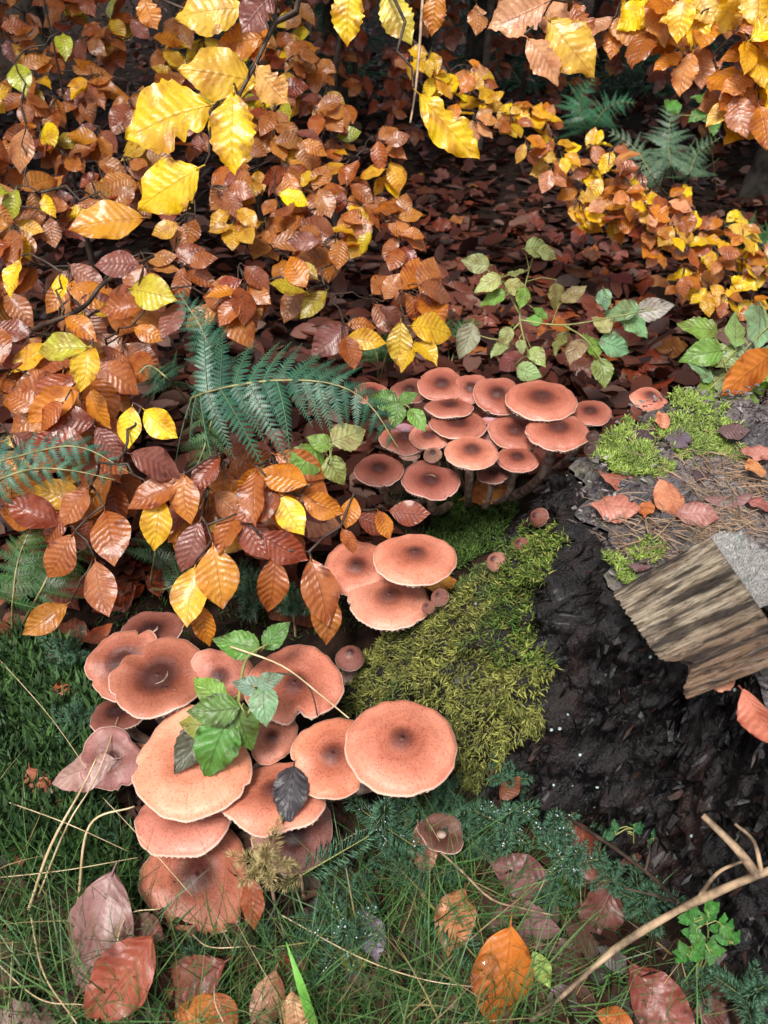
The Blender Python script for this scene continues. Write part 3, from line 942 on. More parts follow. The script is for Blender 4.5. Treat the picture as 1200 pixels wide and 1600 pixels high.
# ------------------------------------------------------------------ mushrooms
def cap_mesh(D, seed, hgt=0.22, wav=0.03, dish=0.0, notches=(), lobe=0.04, umbo=0.025, cen=1.0):
    r = random.Random(seed)
    R = D / 2
    nr, na = 22, 72
    ph = [r.uniform(0, 6.28) for _ in range(6)]
    rr = np.concatenate([np.linspace(0.012, 0.9, nr - 7), np.array([0.93, 0.955, 0.975, 0.99, 1.0, 0.995, 0.965])])
    under = np.array([0] * (nr - 2) + [1, 1])
    an = np.linspace(0, 2 * pi, na, endpoint=False)
    out = 1 + lobe * np.sin(2 * an + ph[0]) * 0.8 + lobe * 0.6 * np.sin(3 * an + ph[1]) + lobe * 0.35 * np.sin(5 * an + ph[2]) + 0.008 * np.sin(13 * an + ph[3]) + 0.006 * np.sin(19 * an + ph[4])
    up = np.zeros(na)
    rq = random.Random(seed + 500)
    notches = list(notches) + [(rq.uniform(150, 390), rq.uniform(0.035, 0.10), rq.uniform(0.03, 0.11)) for _ in range(0 if seed in (1, 31, 54, 60) else rq.choice((0, 1, 2, 2)))]
    for (deg, wd, dp) in notches:
        d = (an - radians(deg) + pi) % (2 * pi) - pi
        g = np.exp(-(d / wd) ** 2)
        out = out - dp * g
        up = up + dp * 0.5 * g
    RRm, AN = np.meshgrid(rr, an, indexing='ij')
    O = 1 + (out[None] - 1) * RRm ** 1.5
    z = hgt * (1 - RRm ** 2.2) + dish * (RRm ** 2 - 0.5) + umbo * np.exp(-(RRm / 0.16) ** 2) - 0.035 * np.exp(-((RRm - 0.3) / 0.13) ** 2)
    z = z - 0.07 * np.clip((RRm - 0.86) / 0.14, 0, 1) ** 2
    z = z + wav * RRm ** 2 * (np.sin(3 * AN + ph[1]) + 0.6 * np.sin(5 * AN + ph[5])) + up[None] * RRm ** 2 * 0.4
    z = z + 0.012 * np.sin(AN * 2 + ph[4]) * RRm
    z = z + 0.035 * RRm * fbm(np.stack([RRm * np.cos(AN) * 2.2 + seed, RRm * np.sin(AN) * 2.2, RRm * 0], -1).reshape(-1, 3), 3, seed % 50).reshape(RRm.shape)
    z = z - under[:, None] * np.linspace(0, 1, 1) * 0.0
    z[-2] -= 0.012 / 1; z[-1] -= 0.03
    V = np.stack([RRm * O * np.cos(AN), RRm * O * np.sin(AN), z], -1).reshape(-1, 3) * R
    F = gridF(nr, na, True)
    V = np.concatenate([V, [[0, 0, (hgt - dish * 0.5 + umbo) * R]]])
    c = len(V) - 1
    fan = np.stack([np.full(na // 2, c), np.arange(0, na, 2), np.arange(1, na, 2), (np.arange(0, na, 2) + 2) % na], 1)
    rv = np.concatenate([np.repeat(np.minimum(rr, 1) + under * 0.0, na), [0]])
    cap = mesh('mushroom_cap', V, np.concatenate([F, fan]), M_CAP, rr=np.where(rv > 0.95, rv, rv ** cen))
    # gills: a pleated underside
    ng = 96
    ga = np.linspace(0, 2 * pi, ng, endpoint=False)
    gr = np.array([0.975, 0.8, 0.55, 0.3, 0.13])
    GR, GA = np.meshgrid(gr, ga, indexing='ij')
    go = 1 + (np.interp(ga, np.append(an, 2 * pi), np.append(out, out[0]))[None] - 1) * GR ** 1.5
    zi = np.array([np.interp(GR[i], rr[:-3], 0 * rr[:-3]) for i in range(len(gr))])
    zz = hgt * (1 - GR ** 2.2) + dish * (GR ** 2 - 0.5) - 0.035 * np.exp(-((GR - 0.3) / 0.13) ** 2) - 0.07 * np.clip((GR - 0.86) / 0.14, 0, 1) ** 2
    zz = zz + wav * GR ** 2 * (np.sin(3 * GA + ph[1]) + 0.6 * np.sin(5 * GA + ph[5])) + 0.012 * np.sin(GA * 2 + ph[4]) * GR
    zz = zz - 0.045 - 0.05 * np.sin(pi * np.clip(1 - GR, 0, 1)) - (np.arange(ng) % 2)[None] * 0.05
    GV = np.stack([GR * go * np.cos(GA), GR * go * np.sin(GA), zz], -1).reshape(-1, 3) * R
    gill = mesh('mushroom_gills', GV, gridF(len(gr), ng, True)[:, ::-1], M_GILL, smooth=False)
    return cap, gill


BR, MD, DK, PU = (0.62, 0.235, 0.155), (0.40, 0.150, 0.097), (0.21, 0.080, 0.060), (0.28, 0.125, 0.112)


def mushroom(px, py, w, h, depth, color, label, group, base, seed, roll=0.0, hgt=0.2, wav=0.03, dish=0.0, notches=(), lobe=0.05, dust=0.0, sr=None, umbo=0.025, cen=1.0):
    P = W(px, py, depth)
    dd = np.linalg.norm(P - CAM)
    dep = math.asin((CAMZ - P[2]) / dd)
    D = w * depth / FPX
    tilt = math.asin(min(0.97, h / w)) - dep            # lean towards the open side
    tilt = max(-0.5, min(0.6, tilt))
    az = math.atan2(P[0], P[1])
    n = np.array([-sin(az) * sin(tilt), -cos(az) * sin(tilt), cos(tilt)])
    n = nrm(n + RIGHT * sin(radians(roll)))
    gb = np.array([base[0], base[1], 0.0])
    gb[:2] = P[:2] * 0.55 + gb[:2] * 0.45
    gb[2] = gz1(gb[0], gb[1]) - 0.01
    if P[2] - D * 0.1 < gb[2] + 0.03:
        gb[2] = P[2] - 0.05
    t = thing('honey_mushroom', label, 'mushroom', gb, group)
    cap, gill = cap_mesh(D, seed, hgt, wav, dish, notches, lobe, umbo, cen)
    x = nrm(np.cross(np.array([0, 1.0, 0]), n)); y = np.cross(n, x)
    M = Matrix(((x[0], y[0], n[0], P[0]), (x[1], y[1], n[1], P[1]), (x[2], y[2], n[2], P[2]), (0, 0, 0, 1)))
    # put the middle of the cap's surface on P
    M = M @ Matrix.Translation((0, 0, -hgt * 0.45 * D / 2))
    jit = 1 + rnd.uniform(-0.06, 0.06)
    obj('cap', cap, t, M, (*[min(1, c * jit) for c in color], dust))
    obj('gills', gill, t, M)
    top = P + n * (hgt * 0.2 * D / 2 - hgt * 0.45 * D / 2)
    mid = P - n * (0.4 * np.linalg.norm(P - gb))
    mid = mid * 0.6 + (gb + P) / 2 * 0.4
    pts = spline([gb, mid, top], 10)
    r0 = sr or 0.085 * D
    rad = np.interp(np.linspace(0, 1, len(pts)), [0, 0.3, 0.9, 1], [r0 * 1.25, r0, r0 * 0.95, r0 * 1.3])
    V, F = tube(pts - gb, rad, 10)
    obj('stem', mesh('mushroom_stem', V, F, M_STEM), t, Matrix.Translation(Vector([float(c) for c in gb])))
    return t


FB = Wz(350, 1190, 0.0)
G1 = 'clump of honey mushrooms beside the mossy root'
front = [
    (628, 1158, 176, 146, 0.745, BR, 'broadest round salmon cap resting against the moss, whole and unbroken', dict(seed=1, cen=0.85, hgt=0.16, lobe=0.015, wav=0.008, roll=2)),
    (520, 1179, 134, 124, 0.765, (0.62, 0.225, 0.135), 'orange cap tucked under the rim of the broadest round cap', dict(seed=2, hgt=0.14, lobe=0.05, wav=0.05)),
    (460, 1066, 150, 122, 0.84, (0.54, 0.20, 0.135), 'salmon cap with a ragged notch in its rim and a twig across it', dict(seed=3, hgt=0.16, notches=[(282, 0.16, 0.30)], dish=0.16, lobe=0.04, wav=0.05)),
    (343, 1058, 104, 100, 0.85, (0.56, 0.225, 0.165), 'folded double-lobed cap behind the bramble sprig', dict(seed=4, hgt=0.25, notches=[(230, 0.2, 0.25)], lobe=0.06, wav=0.07, umbo=0.0)),
    (246, 1054, 152, 114, 0.845, MD, 'brown cap with a split rim and two droplets on its dark centre', dict(seed=5, cen=1.7, hgt=0.12, dish=0.14, notches=[(130, 0.12, 0.28), (165, 0.2, 0.15)], lobe=0.06, wav=0.05)),
    (192, 1034, 116, 104, 0.875, MD, 'brown cap half covered by the split rim cap', dict(seed=6, cen=1.6, notches=[(75, 0.1, 0.2)], hgt=0.14, dish=0.1, lobe=0.08, wav=0.06, roll=-6)),
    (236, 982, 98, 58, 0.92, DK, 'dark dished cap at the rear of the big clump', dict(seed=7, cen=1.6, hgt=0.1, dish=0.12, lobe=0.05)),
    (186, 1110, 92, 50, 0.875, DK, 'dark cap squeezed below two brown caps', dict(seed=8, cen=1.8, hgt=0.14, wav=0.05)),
    (172, 1186, 98, 108, 0.82, PU, 'dull purplish cap with a crumpled rim under a pale curled leaf', dict(seed=9, hgt=0.1, wav=0.09, lobe=0.1, roll=-6, dish=0.1, notches=[(200, 0.15, 0.22), (305, 0.12, 0.18)])),
    (300, 1186, 188, 160, 0.772, (0.66, 0.285, 0.18), 'huge pale orange cap carrying the green bramble sprig', dict(seed=10, cen=0.55, hgt=0.13, wav=0.045, dish=0.06, lobe=0.07, notches=[(60, 0.2, 0.10)], umbo=0.0)),
    (288, 1268, 154, 112, 0.788, (0.58, 0.225, 0.165), 'salmon cap dusted lilac with spores under the huge cap', dict(seed=11, hgt=0.16, dust=1.0, lobe=0.07, wav=0.05)),
    (308, 1368, 170, 162, 0.768, (0.50, 0.18, 0.115), 'lowest broad pinkish cap sinking into the grass', dict(seed=12, cen=1.3, hgt=0.14, lobe=0.08, wav=0.05)),
    (430, 1236, 158, 112, 0.768, BR, 'orange cap with a dark dead leaf stuck on it', dict(seed=13, hgt=0.14, lobe=0.09, wav=0.05, notches=[(80, 0.3, 0.12)])),
    (460, 1302, 122, 116, 0.782, PU, 'purplish brown cap below the dead leaf, dark centred', dict(seed=14, cen=1.5, hgt=0.12, lobe=0.07, wav=0.05)),
    (425, 1152, 78, 74, 0.82, (0.55, 0.23, 0.16), 'small cap wedged between the twig cap and the dead leaf cap', dict(seed=15, hgt=0.14, lobe=0.08)),
    (212, 1190, 60, 80, 0.84, MD, 'narrow edge of a cap hidden behind the huge pale cap', dict(seed=16, hgt=0.14)),
    (690, 1302, 72, 58, 0.79, (0.16, 0.075, 0.06), 'old dark brown upturned cap among spruce seedlings', dict(seed=17, hgt=0.05, dish=0.25, lobe=0.1, wav=0.08)),
]
for (px, py, w, h, d, c, lab, kw) in front:
    mushroom(px, py, w, h, d, c, lab, G1, FB if px < 640 else W(px, py, d), **kw)
MB_ = Wz(600, 930, 0.0)
G2 = 'three caps between the beech leaves and the mossy root'
for (px, py, w, h, d, c, lab, kw) in [
    (648, 866, 132, 80, 0.93, BR, 'oval salmon cap, uppermost of the trio above the moss', dict(seed=31, hgt=0.15, lobe=0.02, wav=0.01)),
    (556, 884, 104, 88, 0.98, BR, 'salmon cap shaded by a hanging beech leaf, rear of the trio', dict(seed=32, hgt=0.15, lobe=0.03, roll=-5)),
    (608, 932, 130, 88, 0.945, (0.60, 0.255, 0.175), 'pinkish cap at the front of the trio', dict(seed=33, hgt=0.15, lobe=0.03, wav=0.02)),
]:
    mushroom(px, py, w, h, d, c, lab, G2, MB_, **kw)
BB = Wz(745, 690, 0.02)
G3 = 'clump of honey mushrooms behind the stump'
RD = (0.38, 0.135, 0.095)
back = [
    (690, 598, 74, 52, 1.20, RD, 'reddish cap at the crown of the rear clump, dished', dict(seed=51, dish=0.1)),
    (736, 605, 56, 46, 1.19, RD, 'cap pinched between the crown cap and the next', dict(seed=52)),
    (778, 615, 78, 58, 1.17, RD, 'cap leaning under the wide oval cap of the rear clump', dict(seed=53, roll=5)),
    (846, 620, 114, 60, 1.14, (0.47, 0.17, 0.115), 'wide oval cap, highest above the stump edge', dict(seed=54, hgt=0.12, lobe=0.02, wav=0.012)),
    (922, 642, 68, 40, 1.17, RD, 'cap peeping out behind the rim of the stump', dict(seed=55)),
    (872, 668, 102, 60, 1.10, (0.47, 0.17, 0.115), 'cap touching the black bark, below the wide oval cap', dict(seed=56, lobe=0.03)),
    (702, 632, 78, 32, 1.17, RD, 'thin flattened cap below the crown cap', dict(seed=57, hgt=0.12)),
    (715, 659, 92, 46, 1.145, RD, 'dished cap in the middle of the rear clump', dict(seed=58, dish=0.12, lobe=0.04)),
    (806, 672, 82, 58, 1.14, RD, 'cap shouldering up beneath the leaning cap', dict(seed=59, roll=6, lobe=0.05)),
    (737, 703, 84, 52, 1.075, (0.60, 0.24, 0.165), 'pale dotted cap standing out in front on a scaly stem', dict(seed=60, hgt=0.15, lobe=0.015, wav=0.01)),
    (808, 714, 66, 40, 1.105, RD, 'small cap beside the pale dotted cap, nearest the bark', dict(seed=61)),
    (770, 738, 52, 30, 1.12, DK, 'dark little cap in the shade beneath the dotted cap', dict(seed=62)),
    (672, 748, 92, 58, 1.10, (0.36, 0.13, 0.10), 'wide dark cap with pleated rim low in the rear clump', dict(seed=63, hgt=0.08, dish=0.05, wav=0.05)),
    (632, 682, 80, 46, 1.155, RD, 'cap half hidden by bramble leaves, spore dusted', dict(seed=64, dust=0.6)),
    (670, 680, 62, 40, 1.14, (0.55, 0.22, 0.16), 'spore dusted cap beside the bramble leaves', dict(seed=65, dust=1.0)),
    (592, 731, 78, 50, 1.11, (0.33, 0.12, 0.09), 'lone dark brown oval cap below the fern tip', dict(seed=66, hgt=0.14, lobe=0.015)),
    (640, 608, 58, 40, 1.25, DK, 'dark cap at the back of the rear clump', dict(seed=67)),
    (765, 676, 58, 60, 1.15, (0.52, 0.22, 0.18), 'cap white with spores in the heart of the rear clump', dict(seed=68, dust=1.0)),
    (580, 612, 56, 36, 1.24, RD, 'cap seen through the fern fronds', dict(seed=69)),
    (676, 708, 30, 26, 1.12, (0.42, 0.24, 0.18), 'tiny unopened cap under the rear clump', dict(seed=70, hgt=0.5, sr=0.009)),
    (640, 706, 34, 22, 1.14, (0.40, 0.22, 0.17), 'pale half-opened cap under the spore dusted caps', dict(seed=71, hgt=0.4)),
    (1016, 620, 60, 36, 1.04, (0.58, 0.23, 0.16), 'single pointed cap beyond the far rim of the stump', dict(seed=72, hgt=0.3, lobe=0.06, roll=8)),
]
for (px, py, w, h, d, c, lab, kw) in back:
    kw.setdefault('hgt', 0.17); kw.setdefault('cen', 1.3); kw.setdefault('lobe', 0.05); kw.setdefault('wav', 0.035)
    mushroom(px, py, w, h, d, c, lab, G3, BB if px < 960 else W(px, py, d), **kw)


def button(px, py, w, P, dirn, label, color=(0.24, 0.105, 0.08), sl=0.03):
    D = w * np.dot(P - CAM, FWD) / FPX
    b = P - nrm(dirn) * sl
    t = thing('mushroom_button', label, 'mushroom', b, 'young mushroom buttons round the stump')
    cap, gill = cap_mesh(D, int(px), 0.95, 0.01, 0.0, (), 0.02, 0.02)
    n = nrm(dirn); x = nrm(np.cross(np.array([0, 1.0, 0.1]), n)); y = np.cross(n, x)
    c0 = P - n * D * 0.15
    M = Matrix(((x[0], y[0], n[0], c0[0]), (x[1], y[1], n[1], c0[1]), (x[2], y[2], n[2], c0[2]), (0, 0, 0, 1)))
    obj('cap', cap, t, M, (*color, 0))
    V, F = tube(np.array([b - n * 0.012, (b + c0) / 2, c0 + n * D * 0.1]) - b, np.array([0.30, 0.27, 0.25]) * D, 8)
    obj('stem', mesh('button_stem', V, F, M_STEM), t, Matrix.Translation(Vector([float(q) for q in b])))


button(547, 1025, 46, Wz(547, 1025, 0.075), (0.05, -0.2, 1), 'round brown button on a stout stem between clump and moss', (0.30, 0.13, 0.11), 0.05)
button(774, 876, 34, W(774, 876, 0.865), (-0.5, -0.4, 0.8), 'pinkish button poking out of the moss ridge', (0.40, 0.2, 0.15))
button(812, 850, 26, W(812, 850, 0.86), (-0.5, -0.4, 0.8), 'small brown button above the pinkish one')
button(840, 807, 32, W(840, 807, 0.885), (-0.6, -0.4, 0.6), 'dark button on the black bark above the moss')
button(926, 680, 22, W(926, 680, 0.905), (-0.3, -0.3, 0.9), 'dark bead-like button on the stump rim', (0.09, 0.05, 0.045), 0.012)
button(921, 700, 20, W(921, 700, 0.885), (-0.4, -0.3, 0.8), 'dark bead-like button just below its twin on the rim', (0.08, 0.045, 0.04), 0.012)
button(686, 930, 30, W(686, 932, 0.90), (-0.3, -0.4, 0.8), 'brown button under the trio of caps', (0.30, 0.15, 0.12))
button(672, 946, 22, W(668, 948, 0.90), (-0.3, -0.4, 0.8), 'smaller brown button next to another under the trio', (0.28, 0.13, 0.1))

# ------------------------------------------------------------------ palettes
COPPER, REDB, PURPB, ORAN, YELL, TAN, YGRN, PEACH, DBROWN = (0.40, 0.12, 0.028), (0.27, 0.055, 0.02), (0.25, 0.085, 0.062), (0.58, 0.21, 0.02), (0.93, 0.62, 0.012), (0.46, 0.19, 0.055), (0.42, 0.47, 0.04), (0.66, 0.33, 0.16), (0.17, 0.055, 0.03)


def pick(pal):
    c = rnd.choices([p[1] for p in pal], [p[0] for p in pal])[0]
    j = rnd.uniform(0.8, 1.2)
    return tuple(min(0.95, v * j * rnd.uniform(0.92, 1.08)) for v in c)


PAL1 = [(5, COPPER), (3, REDB), (2, PURPB), (3, ORAN), (1.2, YELL), (1, PEACH)]
PAL2 = [(6, COPPER), (2, REDB), (1.6, PURPB), (4, ORAN), (1.6, YELL), (3, TAN), (0.3, YGRN)]
PAL3 = [(5, COPPER), (2, REDB), (1.0, PURPB), (3, ORAN), (1.8, YELL), (5, TAN), (0.5, YGRN)]
PAL5 = [(2.5, COPPER), (4, ORAN), (5, YELL), (2, PEACH), (0.6, REDB)]
PAL6 = [(2, COPPER), (4, ORAN), (5, YELL), (3, PEACH)]
PALD = [(5, DBROWN), (4, REDB), (2, COPPER), (1.5, PURPB), (0.5, TAN)]


def screen_leaf(cx, cy, depth, length, ang, color, meshes, tiltn=(0, -0.62, 0.75), jit=0.25, sx=1.0):
    """A leaf centred at a photo position and depth; ang: 0 = to +X, 90 = downwards. Returns (matrix, base, mesh, colour)."""
    n = nrm(np.array(tiltn) + np.array([rnd.gauss(0, jit), rnd.gauss(0, jit), rnd.gauss(0, jit * 0.5)]))
    v = RIGHT * cos(radians(ang)) - UP * sin(radians(ang))
    a = nrm(v - n * np.dot(v, n))
    L = length * depth / FPX
    L /= max(0.6, math.sqrt(max(0.0, 1 - np.dot(a, FWD) ** 2)))
    c = W(cx, cy, depth)
    b = c - a * L * 0.5
    me = rnd.choice(meshes)
    return frame(b, a, n, L, sx * rnd.choice((1, -1)) if False else sx), b - a * L * 0.09, me, color


def hermite(a, b, sag, n=7):
    t = np.linspace(0, 1, n)[:, None]
    p = a * (1 - t) + b * t
    p[:, 2] += (sag * np.sin(pi * t[:, 0]))
    return p


def sapling(name, label, root, stem_pts, sprays, heroes, cat='tree', group=None, r_stem=0.012, stuff=None, twig_sag=0.02):
    """root: base on the ground. stem_pts: trunk line. sprays: list of (base point, [leaf tuples]). heroes: single leaves."""
    t = thing(name, label, cat, root, group)
    st = spline(stem_pts, 16)
    V, F = tube(st - root, 0.0022 + (r_stem - 0.0022) * np.linspace(1, 0, len(st)) ** 2.2, 8)
    T0 = Matrix.Translation(Vector([float(c) for c in root]))
    obj('trunk', mesh('sapling_trunk', V, F, M_TWIG), t, T0)
    nodes = [p for p in st]
    comp = [-1] * len(nodes)
    groups = {}
    items = [(b, lv) for b, lv in sprays] + [(h[1], [h]) for h in heroes]
    arr = np.array(nodes)
    left = list(range(len(items)))
    bases = np.array([it[0] for it in items])
    d = np.array([np.min(np.linalg.norm(arr - b, axis=1)) for b in bases])
    near = np.array([int(np.argmin(np.linalg.norm(arr - b, axis=1))) for b in bases])
    done = np.zeros(len(items), bool)
    for _ in range(len(items)):
        k = int(np.argmin(np.where(done, 1e9, d)))
        done[k] = True
        a = nodes[near[k]]; b = bases[k]
        ci = comp[near[k]]
        if ci < 0:
            ci = len(groups); groups[ci] = []
        parts = groups[ci]
        dist = np.linalg.norm(b - a)
        pts = hermite(a, b, twig_sag * min(1, dist / 0.3), 6 if dist > 0.06 else 3)
        pts[1:-1] += rng.normal(0, 0.012 * min(1, dist * 4), (len(pts) - 2, 3))
        r0 = 0.0016 + 0.0035 * min(1, dist / 0.5)
        parts.append(tube(pts - root, np.linspace(r0, 0.0013, len(pts)), 5))
        i0 = len(nodes)
        new = list(pts[1:])
        nodes += new
        comp += [ci] * len(new)
        na = np.array(new)
        dd = np.linalg.norm(bases[:, None] - na[None], axis=2)
        m, mi = dd.min(1), dd.argmin(1)
        upd = m < d
        d = np.where(upd, m, d); near = np.where(upd, mi + i0, near)
        lv = items[k][1]
        tips = np.array([x[1] for x in lv])
        if len(lv) > 1:
            for q in tips:                                   # short twigs from the spray base to every petiole
                mid = (b + q) / 2 + np.array([0, 0, 0.004])
                parts.append(tube(np.array([b, mid, q]) - root, np.array([0.0016, 0.0013, 0.0011]), 4))
        for (M, _, me, c) in lv:
            obj('leaf', me, t, M, c)
    for parts in groups.values():
        V, F = merge(parts)
        obj('branch', mesh('sapling_branch', V, F, M_TWIG), t, T0)
    if stuff is not None:
        tag(obj('rear_foliage', stuff, t), kind='stuff')
    return t


CLEAR = [[(505, 850), (560, 830), (730, 815), (730, 980), (545, 990), (500, 900)], [(140, 968), (290, 955), (560, 1010), (560, 1250), (140, 1250)], [(300, 500), (400, 540), (560, 560), (600, 680), (440, 690), (330, 640)], [(560, 570), (950, 560), (950, 760), (545, 770)]]


def spray_fill(poly, step, depthf, size, pal, heroes_px=(), meshes=None, angmean=90, angsd=38, n=(4, 7), jit=0.28, skip=()):
    meshes = meshes or LEAF
    xs = [p[0] for p in poly]; ys = [p[1] for p in poly]
    out = []
    y = min(ys)
    row = 0
    while y < max(ys):
        x = min(xs) + (row % 2) * step * 0.5
        while x < max(xs):
            sx, sy = x + rnd.uniform(-0.35, 0.35) * step, y + rnd.uniform(-0.35, 0.35) * step
            x += step
            if not inpoly(np.array([sx]), np.array([sy]), poly)[0]:
                continue
            if any(inpoly(np.array([sx]), np.array([sy]), q)[0] for q in skip):
                continue
            dm = depthf(sx, sy) + rnd.uniform(-0.07, 0.07)
            am = rnd.gauss(angmean, angsd)
            k = rnd.randint(*n)
            main = pick(pal)
            ln = size * FPX / dm
            leaves = []
            ax = np.array([cos(radians(am)), sin(radians(am))])
            perp = np.array([-ax[1], ax[0]])
            for i in range(k):
                s = (i + 1) / k
                sd = 1 if i % 2 else -1
                off = 0 if i == k - 1 else sd
                an = am + off * rnd.uniform(35, 75)
                c = np.array([sx, sy]) + ax * ln * (0.15 + 0.75 * s) + perp * off * ln * 0.42
                if any(inpoly(np.array([c[0]]), np.array([c[1]]), q)[0] for q in CLEAR):
                    continue
                col = tuple(0.5 * a + 0.5 * b for a, b in zip(main, pick(pal))) if rnd.random() < 0.6 else pick(pal)
                leaves.append(screen_leaf(c[0], c[1], dm + rnd.uniform(-0.035, 0.035) - 0.03 * s, ln * rnd.uniform(0.72, 1.12), an, col, meshes, jit=jit))
            if leaves:
                out.append((W(sx, sy, dm + 0.02), leaves))
        y += step * 0.8
        row += 1
    return out


def herol(lst, depth, meshes, **kw):
    return [screen_leaf(x, y, depth + dz, L, a, c, meshes, **kw) for (x, y, L, a, c, dz) in lst]


# front sapling: big wet copper leaves
fernbox = [(285, 480), (560, 560), (610, 690), (440, 700), (330, 660)]
p1 = [(-60, 560), (120, 580), (300, 640), (430, 690), (560, 730), (600, 800), (520, 850), (470, 900), (380, 850), (250, 800), (130, 820), (60, 800), (-60, 760)]
h1 = herol([(203, 668, 66, 95, YELL, -0.02), (251, 662, 72, 40, YELL, -0.02), (456, 804, 74, 60, YELL, -0.03), (245, 818, 84, 95, (0.8, 0.47, 0.03), -0.02), (298, 932, 92, 95, (0.8, 0.48, 0.04), -0.03),
            (341, 902, 100, 80, (0.66, 0.28, 0.03), -0.03), (318, 978, 70, 80, ORAN, -0.01), (134, 572, 76, 100, (0.78, 0.5, 0.03), 0.02), (95, 544, 82, 175, (0.55, 0.55, 0.06), 0.02), (297, 855, 86, 110, PURPB, -0.01),
            (160, 920, 90, 70, COPPER, -0.02), (90, 870, 84, 125, COPPER, -0.01), (168, 836, 84, 70, COPPER, -0.01), (70, 968, 72, 140, (0.5, 0.2, 0.03), 0.0), (500, 925, 110, 75, COPPER, -0.03), (425, 915, 92, 95, COPPER, -0.02),
            (445, 855, 84, 30, REDB, -0.03), (400, 840, 80, 60, REDB, -0.02), (355, 830, 70, 100, COPPER, -0.02), (510, 965, 80, 85, (0.42, 0.15, 0.035), -0.02), (50, 800, 88, 200, REDB, 0.0), (115, 790, 70, 120, COPPER, 0.0),
            (545, 845, 44, 70, COPPER, -0.04), (600, 820, 50, 70, ORAN, 0.02), (640, 800, 64, 5, REDB, 0.05), (395, 775, 84, 80, COPPER, -0.04), (290, 780, 78, 85, (0.55, 0.2, 0.035), -0.02), (240, 770, 90, 150, COPPER, -0.02),
            (505, 790, 70, 20, ORAN, -0.02), (545, 800, 50, 100, ORAN, -0.02), (245, 725, 80, 10, PURPB, -0.02), (320, 740, 70, 120, REDB, 0.0), (440, 748, 84, 200, ORAN, -0.03)], 0.95, LEAF, jit=0.22)
root1 = np.array([-0.62, 1.28, gz1(-0.62, 1.28)])
sp1 = spray_fill(p1, 92, lambda x, y: np.interp(y, [560, 820], [1.12, 0.98]), 0.078, PAL1, angmean=80, angsd=45, skip=[fernbox])
sapling('beech_sapling', 'young beech with large wet copper leaves hanging over the fern and mushrooms', root1,
        [root1, root1 + [0.03, -0.02, 0.12], root1 + [0.10, -0.06, 0.25], root1 + [0.22, -0.10, 0.30]], sp1, h1, group='young beeches', twig_sag=0.015)

p2 = [(-60, 360), (200, 330), (420, 330), (560, 360), (650, 400), (700, 470), (640, 510), (610, 590), (520, 540), (440, 480), (330, 470), (220, 560), (60, 600), (-60, 620)]
root2 = np.array([-0.50, 1.72, gz1(-0.50, 1.72)])
h2 = herol([(183, 415, 76, 185, PURPB, -0.03), (20, 432, 62, 100, YELL, -0.03), (94, 447, 44, 80, YELL, -0.03), (235, 458, 78, 15, (0.6, 0.5, 0.03), -0.03), (125, 512, 64, 40, ORAN, -0.05), (232, 520, 50, 20, ORAN, -0.03), (270, 500, 70, 115, PURPB, -0.02), (190, 480, 70, 170, COPPER, -0.02)], 1.22, LEAF)
sp2 = spray_fill(p2, 78, lambda x, y: np.interp(y, [330, 620], [1.50, 1.18]), 0.076, PAL2, angmean=85, angsd=45)
sapling('beech_sapling', 'young beech with orange brown foliage standing behind the fern', root2,
        [root2, root2 + [0.02, 0.0, 0.15], root2 + [0.06, -0.03, 0.30], root2 + [0.12, -0.08, 0.42]], sp2, h2, group='young beeches')

h3 = herol([(165, 345, 110, 165, (0.72, 0.33, 0.03), -0.12), (75, 320, 40, 60, YELL, -0.05), (20, 318, 50, 100, YGRN, -0.05), (35, 235, 70, 100, TAN, -0.05), (30, 120, 55, 70, YGRN, 0), (100, 70, 45, 80, YGRN, 0)], 1.55, LEAF)
for (rx, ry, p3, hh, lab) in [
    (-0.85, 2.15, [(-60, -70), (300, -70), (300, 330), (200, 330), (-60, 370)], h3, 'tall young beech with tan and copper leaves, a few leaves still green'),
    (-0.36, 2.25, [(300, -70), (430, -70), (500, 40), (540, 110), (580, 170), (620, 240), (650, 330), (640, 400), (480, 350), (300, 330)], [], 'young beech with tan and copper leaves beside the dark thin trunk')]:
    root3 = np.array([rx, ry, gz1(rx, ry)])
    sp3 = spray_fill(p3, 56 if rx < -0.5 else 50, lambda x, y: np.interp(y, [0, 370], [1.95, 1.5]) + 0.0004 * x, 0.072, PAL3, angmean=85, angsd=50, n=(4, 6))
    sapling('beech_sapling', lab, root3, [root3, root3 + [0.0, 0.0, 0.25], root3 + [0.04, -0.03, 0.5], root3 + [0.06, -0.06, 0.75]], sp3, hh, group='young beeches')

# overhanging branch with the big bright leaves
root4 = np.array([-1.25, 0.95, gz1(-1.25, 0.95)])
h4 = herol([(363, 205, 124, 92, YELL, 0.0), (262, 190, 146, 160, YELL, 0.0), (260, 293, 120, 150, YELL, 0.02), (342, 115, 112, 185, (0.8, 0.5, 0.04), 0.03), (426, 132, 74, 50, (0.78, 0.42, 0.10), 0.0), (325, 15, 112, 175, (0.8, 0.5, 0.05), 0.02),
            (402, 22, 76, 130, PURPB, 0.0), (372, 68, 84, 170, ORAN, 0.05), (405, 70, 60, 110, ORAN, 0.05), (235, 18, 56, 70, ORAN, 0.06)], 0.88, LEAFW, jit=0.15, tiltn=(0, -0.85, 0.5))
st4 = [root4, root4 + [0.02, 0, 0.7], root4 + [0.25, -0.02, 1.05], W(300, -260, 0.92), W(470, -20, 0.90), W(430, 35, 0.90), W(402, 95, 0.90), W(372, 152, 0.89)]
sapling('beech_tree', 'beech reaching a bough of large bright yellow leaves over the clearing', root4, st4, [], h4, group='beeches with bright yellow leaves', r_stem=0.02, twig_sag=0.0)
root4b = np.array([0.42, 3.6, gz1(0.42, 3.6)])
